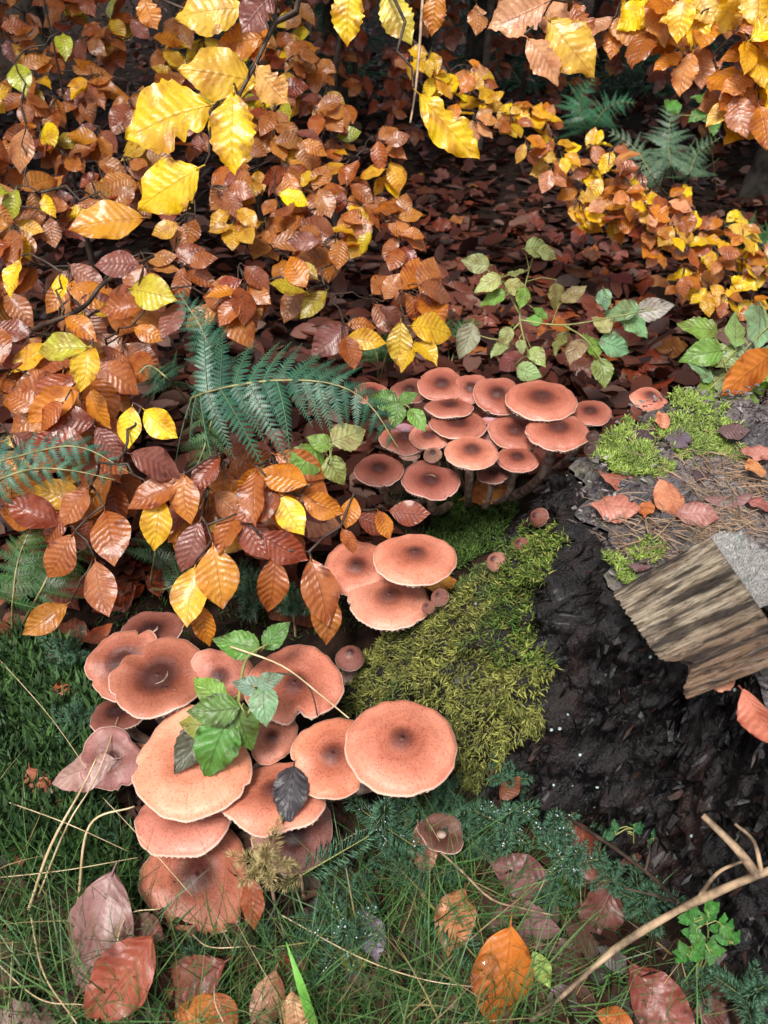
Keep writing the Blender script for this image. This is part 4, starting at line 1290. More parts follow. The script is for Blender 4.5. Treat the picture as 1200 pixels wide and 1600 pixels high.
h4b = herol([(545, 22, 84, 95, YELL, 0), (622, 25, 86, 60, (0.72, 0.6, 0.07), 0), (850, 95, 84, 50, PEACH, 0), (893, 72, 112, 50, (0.8, 0.5, 0.05), 0), (808, 22, 96, 160, PEACH, 0), (862, 18, 96, 40, PEACH, 0.02), (910, 35, 60, 60, COPPER, 0.03),
             (680, 20, 60, 100, ORAN, 0.05), (745, 30, 50, 90, TAN, 0.1)], 1.0, LEAFW, jit=0.15, tiltn=(0, -0.85, 0.5)) + herol([(703, 198, 132, 42, YELL, -0.05)], 1.0, LEAFW, jit=0.05, tiltn=(0.2, -0.85, 0.5), sx=0.62)
st4b = [root4b, root4b + [0.02, -0.1, 0.9], root4b + [0.05, -1.0, 1.35], W(720, -200, 1.15), W(690, -40, 1.05)]
sapling('beech_tree', 'slender beech arching from the rear with peach and yellow scalloped leaves', root4b, st4b, [], h4b, group='beeches with bright yellow leaves', r_stem=0.018, twig_sag=0.0)

# arching branch beyond the clearing
root5 = np.array([-0.17, 2.6, gz1(-0.17, 2.6)])
p5 = [(625, 60), (700, 70), (800, 140), (880, 190), (960, 230), (1040, 290), (1110, 320), (1200, 380), (1230, 470), (1150, 470), (1060, 450), (1040, 400), (960, 370), (890, 360), (900, 300), (850, 260), (800, 220), (740, 190), (680, 140)]
sp5 = spray_fill(p5, 36, lambda x, y: 1.85, 0.056, PAL5, angmean=60, angsd=45, n=(4, 6), meshes=LEAF + LEAFW[:3])
st5 = [root5, root5 + [0.02, -0.05, 0.45], W(560, -30, 2.1), W(640, 60, 2.0), W(760, 160, 1.9), W(860, 215, 1.9), W(1000, 310, 1.88), W(1120, 400, 1.86)]
sapling('beech_sapling', 'beech whose long dark bough of orange and yellow leaves arches down past the ferns', root5, st5, sp5, [], group='young beeches', r_stem=0.014)

root6 = np.array([1.25, 1.55, gz1(1.25, 1.55)])
p6 = [(920, -80), (1260, -80), (1260, 170), (1190, 150), (1130, 110), (1080, 50), (1000, 40), (940, 10)]
sp6 = spray_fill(p6, 56, lambda x, y: 1.12, 0.070, PAL6, angmean=85, angsd=45, n=(3, 5), meshes=LEAFW + LEAF[:4])
h6 = herol([(1185, 150, 80, 70, YELL, 0), (1140, 120, 70, 80, ORAN, 0), (1090, 45, 60, 110, YELL, 0), (1030, 20, 60, 150, YELL, 0)], 1.08, LEAFW)
st6 = [root6, root6 + [0.0, 0, 0.7], root6 + [-0.1, -0.05, 1.0], W(1300, -60, 1.2), W(1120, 20, 1.15)]
sapling('beech_sapling', 'beech with clustered yellow and orange leaves beside the leaning dark trunk', root6, st6, sp6, h6, group='young beeches', r_stem=0.018)

# far saplings in the gloom
for (rx, ry, poly, dm, lab) in [
    (-0.15, 4.2, [(420, -40), (700, -40), (720, 60), (640, 230), (560, 200), (500, 110)], 3.3, 'dim brown beech sapling deep between the trunks'),
    (0.75, 4.6, [(690, -40), (1000, -40), (1010, 90), (900, 170), (780, 130), (720, 70)], 3.6, 'dim brown beech sapling far behind the arching bough'),
    (1.9, 4.4, [(1000, 40), (1240, 60), (1240, 300), (1120, 260), (1040, 200)], 3.4, 'dim brown beech sapling behind the pale ferns'),
]:
    rt = np.array([rx, ry, gz1(rx, ry)])
    sp = spray_fill(poly, 46, lambda x, y: dm, 0.085, PALD, angsd=50, n=(4, 5))
    sapling('beech_sapling', lab, rt, [rt, rt + [0.02, -0.1, 0.4], rt + [0.05, -0.3, 0.9], rt + [0.0, -0.5, 1.1]], sp, [], group='dim far beeches', r_stem=0.02)

# ------------------------------------------------------------------ trees behind
def clump_mesh(name, seed, n, rx, rz, leaf):
    r = np.random.default_rng(seed)
    v = r.normal(0, 1, (n, 3)); v = nrm(v) * (r.random((n, 1)) ** 0.4)
    v[:, 2] *= rz; v[:, :2] *= rx
    tv = np.array([[0, 0, 0], [-0.35, 0.5, 0.05], [0, 1, 0], [0.35, 0.5, 0.05]])
    return tv, np.array([[0, 1, 2, 3]]), v


M_CROWN = simple('crown_leaf', (0.8, 0.8, 0.8), (1.2, 1.2, 1.2), 3, 0.5, 0, 0.01, attr=True, trans=0.25)
trees = [(528, 4.1, 0.055, 0.0, 'dark thin trunk rising behind the tall young beech'), (736, 5.2, 0.055, 0.02, 'dark thin trunk far behind the arching bough'),
         (1178, 3.0, 0.05, 0.10, 'dark leaning trunk behind the pale ferns'), (655, 7.5, 0.10, 0.0, 'thick dark trunk in the depth between two thin trunks'),
         (935, 6.5, 0.09, -0.02, 'dark trunk beyond the ferns deep in the wood'), (300, 6.0, 0.10, 0.02, 'dark trunk hidden behind the tan beech leaves'),
         (60, 7.0, 0.12, 0.0, 'thick trunk far behind the tan beech leaves'), (1090, 8.5, 0.13, 0.0, 'thick trunk farthest back behind the leaning one'), (440, 9.5, 0.14, 0.0, 'thick trunk farthest back among the copper leaves'), (-500, 2.6, 0.09, 0.02, 'unseen tree added for shade, aside of the copper beeches'), (1620, 3.0, 0.09, -0.02, 'unseen tree added for shade, beyond the leaning trunk')]  # last two trees stand out of view, added to shade the background
tv = np.array([[0, 0, 0], [-0.35, 0.5, 0.05], [0, 1, 0], [0.35, 0.5, 0.05]])
tf = np.array([[0, 1, 2, 3]])
for i, (px, y, r, lean, lab) in enumerate(trees):
    x = (px - 600) / FPX * (y * cos(PITCH) + CAMZ * sin(PITCH)) * 1.0
    b = np.array([x, y, gz1(x, y) - 0.03])
    t = thing('forest_tree', lab, 'tree', b, 'trunks in the wood behind')
    H = 4.5 + y * 0.5
    pts = spline([[0, 0, 0], [lean * 1.0, 0.02, 0.8], [lean * 2.2, -0.03, 2.0], [lean * 3, 0, H]], 18)
    V, F = tube(pts, r * np.interp(np.linspace(0, 1, len(pts)), [0, 0.06, 0.2, 1], [1.5, 1.1, 1.0, 0.3]), 12)
    V[:, :2] += (0.06 * r * fbm(np.stack([V[:, 0] * 30, V[:, 1] * 30, V[:, 2] * 4], 1), 2, 3))[:, None]
    T0 = Matrix.Translation(Vector([float(c) for c in b]))
    obj('trunk', mesh('tree_trunk', V, F, M_TRUNK), t, T0)
    n = 4200
    cl = rng.normal(0, 1, (40, 3)); cl = nrm(cl) * rng.random((40, 1)) ** 0.4 * np.array([1.9, 1.7, 1.3]) + np.array([lean * 3, 0, H * 0.55])
    v = cl[rng.integers(0, 40, n)] + rng.normal(0, 0.28, (n, 3))
    v = v[v[:, 2] > 1.25]
    obj('crown', scatter('tree_crown', tv, tf, v, rng.normal(0, 1, (len(v), 3)), rng.uniform(0.18, 0.34, len(v)), M_CROWN, cols(len(v), (0.06, 0.09, 0.02), (0.30, 0.13, 0.03))), t, T0)  # crown out of view, shaped low and dense to shade the ground behind
    limbs = []
    for q in range(7):
        z0 = H * (0.3 + 0.07 * q)
        c = cl[rng.integers(0, 40)]
        s0 = np.array([np.interp(z0, pts[:, 2], pts[:, 0]), np.interp(z0, pts[:, 2], pts[:, 1]), z0])
        limbs.append(tube(hermite(s0, c, 0.1, 5), np.linspace(r * 0.4, r * 0.1, 5), 6))
    V, F = merge(limbs)
    obj('limb', mesh('tree_limb', V, F, M_TRUNK), t, T0)
# dark young spruces between the trunks
for (px, y, hh, lab) in [(475, 4.6, 1.3, 'dark young spruce between copper leaves and thin trunk'), (790, 6.0, 1.6, 'dark young spruce behind the arching bough'), (1010, 5.2, 1.3, 'dark young spruce behind the pale ferns')]:
    x = (px - 600) / FPX * (y * cos(PITCH) + CAMZ * sin(PITCH))
    b = np.array([x, y, gz1(x, y) - 0.02])
    t = thing('young_spruce', lab, 'tree', b, 'young spruces in the wood')
    V, F = tube(np.array([[0, 0, 0], [0, 0, hh * 0.5], [0, 0, hh]]), np.array([0.03, 0.02, 0.005]), 6)
    obj('trunk', mesh('spruce_trunk', V, F, M_TRUNK), t, Matrix.Translation(Vector([float(c) for c in b])))
    for k in range(34):
        z = hh * (0.08 + 0.9 * k / 34)
        a = k * 2.4
        L = 0.55 * (1.05 - z / hh) * hh * 0.6 + 0.1
        ax = np.array([cos(a), sin(a), -0.15])
        M = frame(b + np.array([0, 0, z]), ax, (0, 0, 1), L)
        bo = obj('bough', SHOOTF[k % 2], t, M)
        obj('twig', ROD, bo, M)

# ------------------------------------------------------------------ ferns
M_RACHIS = simple('fern_rachis', (0.13, 0.13, 0.05), (0.30, 0.27, 0.12), 40, 0.45, 0.2, 0.001)


def fern(label, base, fronds, group='ferns'):
    t = thing('fern', label, 'fern', base, group)
    for fr in fronds:
        pts = spline(fr['pts'], 24)
        L = np.linalg.norm(np.diff(pts, axis=0), axis=1).sum()
        nl = np.array(fr.get('n', (0, -0.35, 0.94)), float)
        V, F = tube(pts - base, np.linspace(0.0022, 0.0007, len(pts)), 5)
        f = obj('frond', mesh('fern_frond', V, F, M_RACHIS), t, Matrix.Translation(Vector([float(c) for c in base])))
        k = fr.get('k', 15)
        cum = np.concatenate([[0], np.cumsum(np.linalg.norm(np.diff(pts, axis=0), axis=1))]) / L
        s0 = cum[int(np.argmin(np.linalg.norm(pts - np.array(fr['pts'][1]), axis=1)))]
        for i in range(k):
            s = s0 + (1 - s0) * (i / k) ** 0.92
            P = np.array([np.interp(s, cum, pts[:, c]) for c in range(3)])
            s2 = min(1, s + 0.03)
            Q = np.array([np.interp(s2, cum, pts[:, c]) for c in range(3)])
            tan = nrm(Q - P + 1e-6 * nrm(pts[-1] - pts[-2]))
            nn = nrm(nl - tan * np.dot(nl, tan))
            sd = np.cross(tan, nn)
            u = (s - s0) / (1 - s0)
            for sg in (1, -1):
                pl = fr['plen'] * (1 - u) ** 0.8 * (0.85 + 0.15 * min(1, u * 6)) * rnd.uniform(0.72, 1.12) + 0.008
                if fr.get('even'):
                    pl = fr['plen'] * (sin(pi * min(1, (u * 0.85 + 0.13))) ** 0.7) * rnd.uniform(0.9, 1.05) + 0.006
                if sg < 0: pl *= fr.get('low', 1.0)
                a = radians(np.interp(u, [0, 0.25, 1], [fr.get('a0', 85), 72, 45]) + rnd.uniform(-5, 5))
                ax = tan * cos(a) + sd * sg * sin(a) + nn * rnd.uniform(-0.38, 0.15)
                c = fr.get('c', (0.03, 0.115, 0.07))
                j = rnd.uniform(0.8, 1.25)
                blk = fr.get('blk', 0.3) * rnd.uniform(0, 1.6)
                me = PINNA[rnd.randint(0, 2)] if pl > 0.045 else PINNA[3]
                obj('pinna', me, f, frame(P, ax, nn + 0.2 * rng.normal(0, 1, 3), pl, sg * 1.0 if False else 1.0), (*[min(1, q * j) for q in c], min(1, blk)))
    return t


FG = (0.035, 0.135, 0.075)
b = Wg(305, 640)
fern('dark blue-green fern spreading over the copper leaves above the mushrooms', b, [
    dict(pts=[b, W(300, 622, 1.02), W(400, 597, 0.97), W(510, 598, 0.955), W(575, 630, 0.95), W(622, 700, 0.96)], plen=0.135, k=19, a0=100, blk=0.55, start=0.14, c=FG, n=(0.05, -0.62, 0.78), low=0.9),
    dict(pts=[b, W(330, 625, 1.03), W(334, 580, 1.0), W(318, 520, 1.0), W(278, 455, 1.0)], plen=0.034, k=20, a0=80, blk=0.05, start=0.15, c=FG, n=(0.05, -0.75, 0.66), even=1),
    dict(pts=[b, W(330, 640, 1.03), W(322, 690, 0.99), W(305, 735, 0.985)], plen=0.04, k=10, a0=80, blk=0.0, start=0.25, c=(0.07, 0.16, 0.05), n=(0.05, -0.75, 0.66), even=1),
    dict(pts=[b, W(270, 600, 1.06), W(235, 572, 1.07), W(215, 585, 1.07)], plen=0.05, k=11, blk=0.1, c=(0.03, 0.09, 0.045), start=0.2, n=(0, -0.6, 0.8)),
])
b = Wg(-60, 800)
fern('fern frond with blackened tip pieces lying over copper leaves', b, [
    dict(pts=[b, W(-50, 745, 1.0), W(60, 705, 0.96), W(130, 700, 0.95), W(205, 740, 0.955)], plen=0.055, k=15, blk=0.75, start=0.25, c=(0.05, 0.17, 0.11), n=(0, -0.6, 0.8), a0=70),
    dict(pts=[b, W(-40, 770, 0.99), W(40, 735, 0.94), W(110, 735, 0.935), W(180, 750, 0.94)], plen=0.04, k=12, blk=0.5, start=0.3, c=(0.06, 0.18, 0.10), n=(0, -0.6, 0.8), a0=70)])
b = Wg(20, 1000)
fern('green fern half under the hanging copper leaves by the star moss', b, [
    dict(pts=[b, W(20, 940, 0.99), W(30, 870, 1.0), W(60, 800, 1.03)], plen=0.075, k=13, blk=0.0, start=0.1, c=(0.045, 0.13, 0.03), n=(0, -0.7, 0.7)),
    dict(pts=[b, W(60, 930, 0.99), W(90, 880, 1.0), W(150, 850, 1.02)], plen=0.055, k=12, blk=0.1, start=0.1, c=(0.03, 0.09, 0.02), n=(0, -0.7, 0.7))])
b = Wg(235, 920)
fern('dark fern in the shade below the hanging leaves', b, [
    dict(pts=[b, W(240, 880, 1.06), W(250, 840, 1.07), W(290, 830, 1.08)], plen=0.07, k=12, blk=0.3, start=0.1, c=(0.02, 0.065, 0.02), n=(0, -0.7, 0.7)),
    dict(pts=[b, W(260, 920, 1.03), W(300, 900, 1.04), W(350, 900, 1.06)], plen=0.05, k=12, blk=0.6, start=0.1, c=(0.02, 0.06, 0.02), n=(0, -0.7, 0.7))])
b = Wg(1060, 320)
fern('pale silvery fern upright beyond the arching bough', b, [
    dict(pts=[b, W(1050, 270, 2.3), W(1045, 220, 2.3), W(1050, 155, 2.3)], plen=0.15, k=15, blk=0.1, start=0.12, c=(0.13, 0.23, 0.13), n=(0, -0.9, 0.4)),
    dict(pts=[b, W(1075, 280, 2.25), W(1090, 240, 2.25), W(1125, 215, 2.25)], plen=0.11, k=13, blk=0.0, start=0.12, c=(0.11, 0.2, 0.10), n=(0, -0.9, 0.4)),
    dict(pts=[b, W(1030, 290, 2.25), W(990, 230, 2.25), W(950, 205, 2.25)], plen=0.12, k=13, blk=0.1, start=0.12, c=(0.14, 0.22, 0.13), n=(0, -0.9, 0.4))])
b = Wg(930, 290)
fern('bright green fern tuft behind the yellow boughs', b, [
    dict(pts=[b, W(915, 200, 2.6), W(905, 160, 2.6), W(930, 120, 2.6)], plen=0.14, k=13, blk=0.0, start=0.2, c=(0.05, 0.2, 0.09), n=(0, -0.9, 0.4)),
    dict(pts=[b, W(930, 200, 2.55), W(955, 165, 2.55), W(995, 160, 2.55)], plen=0.11, k=12, blk=0.0, start=0.2, c=(0.05, 0.2, 0.09), n=(0, -0.9, 0.4))])
for (px, py, d, lab) in [(1180, 400, 1.9, 'dark green fern behind the yellow bough end'), (700, 540, 1.75, 'tiny green fern on the dark litter'), (590, 560, 1.5, 'small fern behind the rear mushrooms')]:
    b = Wg(px, py + 50)
    s = 0.12 if px > 900 else 0.05
    fern(lab, b, [dict(pts=[b, W(px, py, d), W(px - 15, py - 40, d), W(px - 40, py - 55, d)], plen=s, k=11, blk=0, start=0.1, c=(0.04, 0.13, 0.03), n=(0, -0.8, 0.6)),
                  dict(pts=[b, W(px + 12, py, d), W(px + 25, py - 30, d), W(px + 50, py - 35, d)], plen=s, k=11, blk=0, start=0.1, c=(0.04, 0.12, 0.03), n=(0, -0.8, 0.6))])


# ------------------------------------------------------------------ brambles
def bramble(label, stems, leaves, depth, group='bramble and raspberry plants', cat='plant', name='bramble', jit=0.3, rad=0.0016, base=None):
    b = base if base is not None else np.array(stems[0][0])
    t = thing(name, label, cat, b, group)
    parts, nodes = [], []
    for s in stems:
        p = spline(s, 14)
        parts.append(tube(p - b, np.linspace(rad * 1.2, rad * 0.6, len(p)), 5))
        nodes += list(p)
    nodes = np.array(nodes)
    for (x, y, L, a, c, *dz) in leaves:
        M, pb, me, col = screen_leaf(x, y, depth + (dz[0] if dz else 0) + rnd.uniform(-0.01, 0.01), L, a, tuple(v * rnd.uniform(0.85, 1.15) for v in c), BRAM, jit=jit)
        obj('leaf', me, t, M, col)
        q = nodes[np.argmin(np.linalg.norm(nodes - pb, axis=1))]
        parts.append(tube(np.array([q, (q + pb) / 2 + [0, 0, 0.006], pb, pb + (Vector(M.col[1][:3]).normalized() * 0.004)]) - b, np.full(4, rad * 0.6), 4))
    V, F = merge(parts)
    obj('stem', mesh('bramble_stem', V, F, M_STALK), t, Matrix.Translation(Vector([float(c) for c in b])))


LG, LG2, PG, OLV, BG = (0.11, 0.27, 0.045), (0.20, 0.37, 0.06), (0.40, 0.46, 0.18), (0.27, 0.25, 0.10), (0.24, 0.40, 0.22)
r0 = W(385, 1130, 0.78); r0b = W(380, 1125, 0.80)
bramble('green bramble sprig of toothed leaves lying on the huge pale cap', [[Wz(395, 1150, 0.06), W(385, 1120, 0.755), W(372, 1095, 0.75)], [W(385, 1118, 0.755), W(400, 1095, 0.76), W(408, 1080, 0.765)], [W(372, 1100, 0.75), W(385, 1030, 0.79), W(420, 1005, 0.80)]],
        [(338, 1170, 100, 110, LG, -0.004), (334, 1108, 84, 175, LG, 0.0), (382, 1138, 76, 70, (0.09, 0.21, 0.04), 0), (328, 1078, 66, 215, LG2, 0.01), (388, 1070, 52, 190, BG, 0.0), (422, 1064, 46, 340, BG, 0.0), (414, 1102, 58, 85, BG, -0.005), (296, 1168, 78, 120, (0.10, 0.09, 0.06), 0.004), (308, 1135, 58, 190, (0.30, 0.30, 0.04), 0.008), (370, 1005, 76, 190, LG, 0.05), (432, 993, 58, 315, LG, 0.05)], 0.755, jit=0.12)
g0 = Wg(640, 720)
bramble('bramble leaf trio hanging before the rear mushroom clump', [[g0, W(610, 680, 1.05), W(622, 640, 1.03)]],
        [(638, 622, 34, 330, LG, 0), (652, 656, 44, 60, LG2, 0), (618, 648, 44, 100, LG, 0), (598, 625, 50, 200, LG, 0.01)], 1.03, jit=0.15)
g0 = Wg(500, 740)
bramble('yellowing speckled bramble leaves below the fern', [[g0, W(510, 730, 0.98), W(520, 690, 0.965), W(515, 670, 0.96)]],
        [(545, 678, 62, 330, (0.42, 0.46, 0.14), 0), (478, 725, 70, 125, LG2, 0), (500, 690, 44, 200, LG2, 0), (525, 735, 52, 60, (0.30, 0.36, 0.08), 0), (465, 755, 44, 100, (0.2, 0.34, 0.12), 0.01)], 0.955, jit=0.2)
g0 = Wg(845, 620)
bramble('pale raspberry cane arching over the dark litter behind the mushrooms', [[g0, W(835, 580, 1.40), W(812, 500, 1.38), W(822, 440, 1.38), W(838, 385, 1.4)], [W(812, 500, 1.38), W(880, 508, 1.36), W(960, 495, 1.34), W(1030, 482, 1.34)],
        [W(812, 490, 1.38), W(785, 445, 1.4), W(750, 412, 1.42)], [W(880, 508, 1.36), W(915, 530, 1.36), W(945, 570, 1.36)], [W(812, 505, 1.38), W(780, 530, 1.38), W(735, 520, 1.38)]],
        [(743, 410, 46, 190, PG), (762, 443, 48, 150, PG), (770, 466, 44, 160, LG2), (800, 428, 40, 185, PG), (808, 452, 46, 20, PG), (840, 386, 44, 350, PG), (855, 397, 36, 10, PG), (870, 463, 42, 80, OLV), (897, 460, 46, 330, OLV), (945, 467, 34, 80, BG),
         (970, 486, 44, 200, BG), (994, 507, 50, 50, BG), (1022, 484, 56, 350, (0.4, 0.45, 0.36)), (962, 540, 58, 15, BG), (940, 582, 50, 80, LG2), (875, 535, 46, 95, OLV), (900, 546, 46, 110, (0.33, 0.28, 0.16)), (925, 541, 44, 100, LG2), (780, 545, 40, 130, PG), (728, 532, 60, 110, (0.45, 0.44, 0.28)),
         (840, 556, 36, 60, PG), (815, 541, 24, 80, PG), (790, 526, 34, 120, PG), (826, 580, 40, 20, PG), (815, 465, 36, 100, LG2), (940, 505, 40, 240, PG), (845, 490, 30, 40, LG2), (835, 500, 26, 200, LG2)], 1.37, jit=0.35)
g0 = Wg(1150, 640)
bramble('lush pale green raspberry plant beyond the stump', [[g0, W(1140, 600, 1.12), W(1125, 540, 1.12), W(1100, 510, 1.13)], [W(1135, 580, 1.12), W(1170, 540, 1.1), W(1200, 510, 1.1)], [W(1140, 600, 1.12), W(1180, 600, 1.1), W(1230, 580, 1.1)]],
        [(1090, 511, 66, 190, LG2), (1150, 515, 60, 280, (0.22, 0.38, 0.10)), (1185, 510, 80, 110, BG), (1098, 553, 66, 170, LG2), (1130, 560, 60, 30, (0.24, 0.40, 0.10)), (1095, 580, 52, 200, BG), (1150, 560, 56, 100, BG), (1140, 600, 62, 60, PG), (1185, 590, 64, 60, LG2), (1135, 630, 66, 10, LG), (1185, 555, 66, 170, BG), (1170, 625, 52, 40, LG2), (1110, 610, 50, 150, LG2), (1225, 520, 70, 90, LG2), (1225, 600, 70, 90, LG2)], 1.1, jit=0.3)
bramble('trio of plain green leaves high by the orange bough', [[Wg(1120, 300), W(1110, 220, 1.9), W(1105, 180, 1.9)]], [(1098, 155, 36, 220, LG), (1112, 180, 40, 60, LG), (1090, 180, 30, 150, LG), (1115, 195, 36, 90, LG), (1050, 165, 34, 240, LG)], 1.9, jit=0.2)
g0 = Wg(-30, 1400)
bramble('single broad green leaf reaching in over the grass', [[g0, W(-25, 1390, 0.78), W(-10, 1375, 0.77)]], [(10, 1392, 112, 20, BG, 0)], 0.77, jit=0.05)
# small green herb at the foot of the stump
g0 = Wg(1085, 1540)
hl = []
for (cx, cy) in [(1105, 1425), (1130, 1450), (1090, 1460), (1110, 1485), (1075, 1490), (1140, 1470), (1085, 1435)]:
    for k in range(5):
        a = rnd.uniform(0, 360)
        hl.append((cx + 12 * cos(radians(a)), cy + 10 * sin(radians(a)), 26, a, (0.06, 0.24, 0.035), 0))
bramble('low bright green herb with cut leaves at the foot of the stump', [[g0, W(1105, 1470, 0.69), W(1105, 1440, 0.68)], [g0, W(1095, 1470, 0.69), W(1080, 1480, 0.68)], [g0, W(1120, 1470, 0.69), W(1140, 1460, 0.68)]], hl, 0.68, name='green_herb', group='low herbs', jit=0.15, rad=0.001)
hl = []
for (cx, cy) in [(990, 1290), (1020, 1310), (960, 1300), (1030, 1330)]:
    for k in range(6):
        a = rnd.uniform(0, 360)
        hl.append((cx + 10 * cos(radians(a)), cy + 9 * sin(radians(a)), 20, a, (0.03, 0.15, 0.045), 0))
g0 = Wg(990, 1350)
bramble('small dark green herb against the black bark', [[g0, W(990, 1320, 0.79), W(990, 1295, 0.78)], [g0, W(1010, 1330, 0.79), W(1030, 1320, 0.78)]], hl, 0.78, name='green_herb', group='low herbs', jit=0.15, rad=0.001)

# ------------------------------------------------------------------ spruce seedlings
DROPV = np.array([[1, 0, 0], [-1, 0, 0], [0, 1, 0], [0, -1, 0], [0, 0, 1], [0, 0, -1]], float)
DROPF = np.array([[4, 0, 2], [4, 2, 1], [4, 1, 3], [4, 3, 0], [5, 2, 0], [5, 1, 2], [5, 3, 1], [5, 0, 3]])
sdrop = N('water_drop')
M_DROP = sdrop.bsdf((0.5, 0.6, 0.66), 0.05, None, 0.8, 0.6, 0.02)


def seedling(px, py, r_px, label, upright=0.6, kind=0, drops=False, az=None, lift=0.02):
    P = Wg(px, py, lift)
    d = np.dot(P - CAM, FWD)
    L = r_px * 1.25 * d / FPX
    b = np.array([P[0], P[1], gz1(P[0], P[1]) - 0.005])
    t = thing('spruce_seedling', label, 'seedling', b, 'spruce seedlings in the grass')
    sh = SHOOTY if kind == 1 else SHOOT
    dirs = [np.array([0.05, -0.1, 1.0])]
    n = 6
    a0 = rnd.uniform(0, 6.28) if az is None else az
    for k in range(n):
        a = a0 + k * 2 * pi / n + rnd.uniform(-0.4, 0.4)
        dirs.append(np.array([cos(a), sin(a), upright * rnd.uniform(0.2, 1.8)]))
    if az is not None:
        dirs = [np.array([cos(az), sin(az), 0.1])] + dirs[3:5]
    top = P
    dp = []
    for k, v in enumerate(dirs):
        s = L * (0.9 if k == 0 and az is None else rnd.uniform(0.6, 0.95))
        if az is not None and k == 0: s = L * 2.2
        M = frame(top, v, (0.1, 0, 1) if abs(nrm(v)[2]) < 0.9 else (0, 1, 0), s)
        so = obj('shoot', rnd.choice(sh) if not (az is not None and k == 0) else SHOOTF[0], t, M)
        obj('twig', ROD, so, M)
        if drops:
            for _ in range(7):
                dp.append(top + nrm(v) * s * rnd.uniform(0.3, 1.0) + rng.normal(0, 0.07 * s, 3) + [0, 0, 0.004])
    V, F = tube(np.array([b, (b + top) / 2, top + [0, 0, 0.003]]) - b, np.array([0.0022, 0.002, 0.0016]), 5)
    obj('stem', mesh('seedling_stem', V, F, M_DEADTWIG), t, Matrix.Translation(Vector([float(c) for c in b])))
    if dp:
        dp = np.array(dp)
        w = obj('water_drops', scatter('water_drops', DROPV, DROPF, dp, rng.normal(0, 1, (len(dp), 3)), rng.uniform(0.0006, 0.0013, len(dp)), M_DROP), t)
        w['kind'] = 'stuff'


seeds = [(598, 1290, 62, 'bushy blue-green spruce seedling beaded with drops below the broadest cap', 0.6, 0, True, None, 0.05), (660, 1400, 48, 'flat spruce shoot reaching beside the tan leaf', 0.4, 0, False, -0.9, 0.03),
         (540, 1470, 56, 'spruce seedling in front of the lowest pinkish cap', 0.5, 0, True, None, 0.03), (690, 1245, 40, 'spruce seedling at the foot of the moss cushion', 0.5, 0, False, None, 0.02),
         (790, 1215, 34, 'little spruce seedling with a brown leaf, against black bark', 0.6, 0, False, None, 0.06), (790, 1290, 52, 'dripping spruce seedling between two purple leaves and the bark', 0.5, 0, True, None, 0.04),
         (925, 1240, 40, 'star-shaped spruce seedling on the black bark', 0.4, 0, True, None, 0.05), (890, 1350, 48, 'drop-covered spruce seedling above the dark red leaf', 0.5, 0, True, None, 0.04),
         (840, 1255, 40, 'lying spruce shoot near the bark', 0.4, 0, False, 0.3, 0.03), (750, 1330, 34, 'tiny spruce seedling beside the purple leaf', 0.6, 0, False, None, 0.02), (960, 1300, 36, 'spruce seedling by the small dark herb', 0.5, 0, False, None, 0.03),
         (1000, 1410, 50, 'spruce seedling behind the fallen branch', 0.4, 0, False, None, 0.03), (1165, 1560, 62, 'blue-green spruce seedling in the corner by the stump foot', 0.5, 0, False, None, 0.03),
         (1090, 1530, 40, 'dim spruce seedling next to the bright herb', 0.4, 0, False, None, 0.01), (430, 1480, 42, 'flat spruce shoot lying over the dark leaf', 0.4, 0, False, 0.1, 0.02), (165, 1310, 30, 'small spruce seedling by the bent straw', 0.6, 0, False, None, 0.02),
         (185, 1345, 26, 'smallest spruce seedling among the straws', 0.6, 0, False, None, 0.01), (395, 935, 52, 'upright dark spruce seedling under the yellow hanging leaf', 0.9, 0, False, None, 0.05), (458, 955, 46, 'upright spruce seedling behind the twig cap', 0.9, 0, False, None, 0.05),
         (105, 1030, 40, 'spruce seedling at the edge of the star moss', 0.5, 0, False, None, 0.03), (120, 1130, 38, 'spruce seedling between star moss and dark cap', 0.5, 0, False, None, 0.03),
         (418, 1352, 52, 'yellowing spruce seedling leaning on the purplish cap', 0.5, 1, False, None, 0.10), (470, 1368, 44, 'second yellowing spruce seedling below the purplish cap', 0.4, 1, False, 0.5, 0.06),
         (650, 1290, 40, 'spruce seedling beside the old dark cap', 0.5, 0, False, None, 0.03), (705, 1370, 28, 'tiny seedling over the tan leaf', 0.5, 0, False, None, 0.01), (300, 1500, 36, 'seedling buried in the grass under the lowest cap', 0.5, 0, False, None, 0.01),
         (560, 1390, 40, 'spruce seedling in the grass beyond the yellowing ones', 0.5, 0, False, None, 0.02), (860, 1400, 34, 'spruce seedling between the purple leaf and the dark red leaf', 0.5, 0, False, None, 0.02), (720, 1290, 44, 'spruce seedling behind the purple brown leaf', 0.6, 0, False, None, 0.03), (860, 1295, 46, 'full spruce seedling in the middle of the stump foot', 0.6, 0, True, None, 0.04), (620, 1350, 40, 'spruce seedling under the bushy dripping one', 0.6, 0, False, None, 0.02), (950, 1370, 40, 'spruce seedling by the very dark red leaf', 0.6, 0, False, None, 0.03), (500, 1440, 36, 'low spruce seedling at the foot of the upright copper leaf', 0.5, 0, False, None, 0.02), (1140, 1350, 30, 'dim seedling beneath the broken branch stub', 0.5, 0, False, None, 0.0)]
for s_ in seeds:
    seedling(s_[0], s_[1], s_[2], s_[3], s_[4], s_[5], s_[6], s_[7], s_[8])

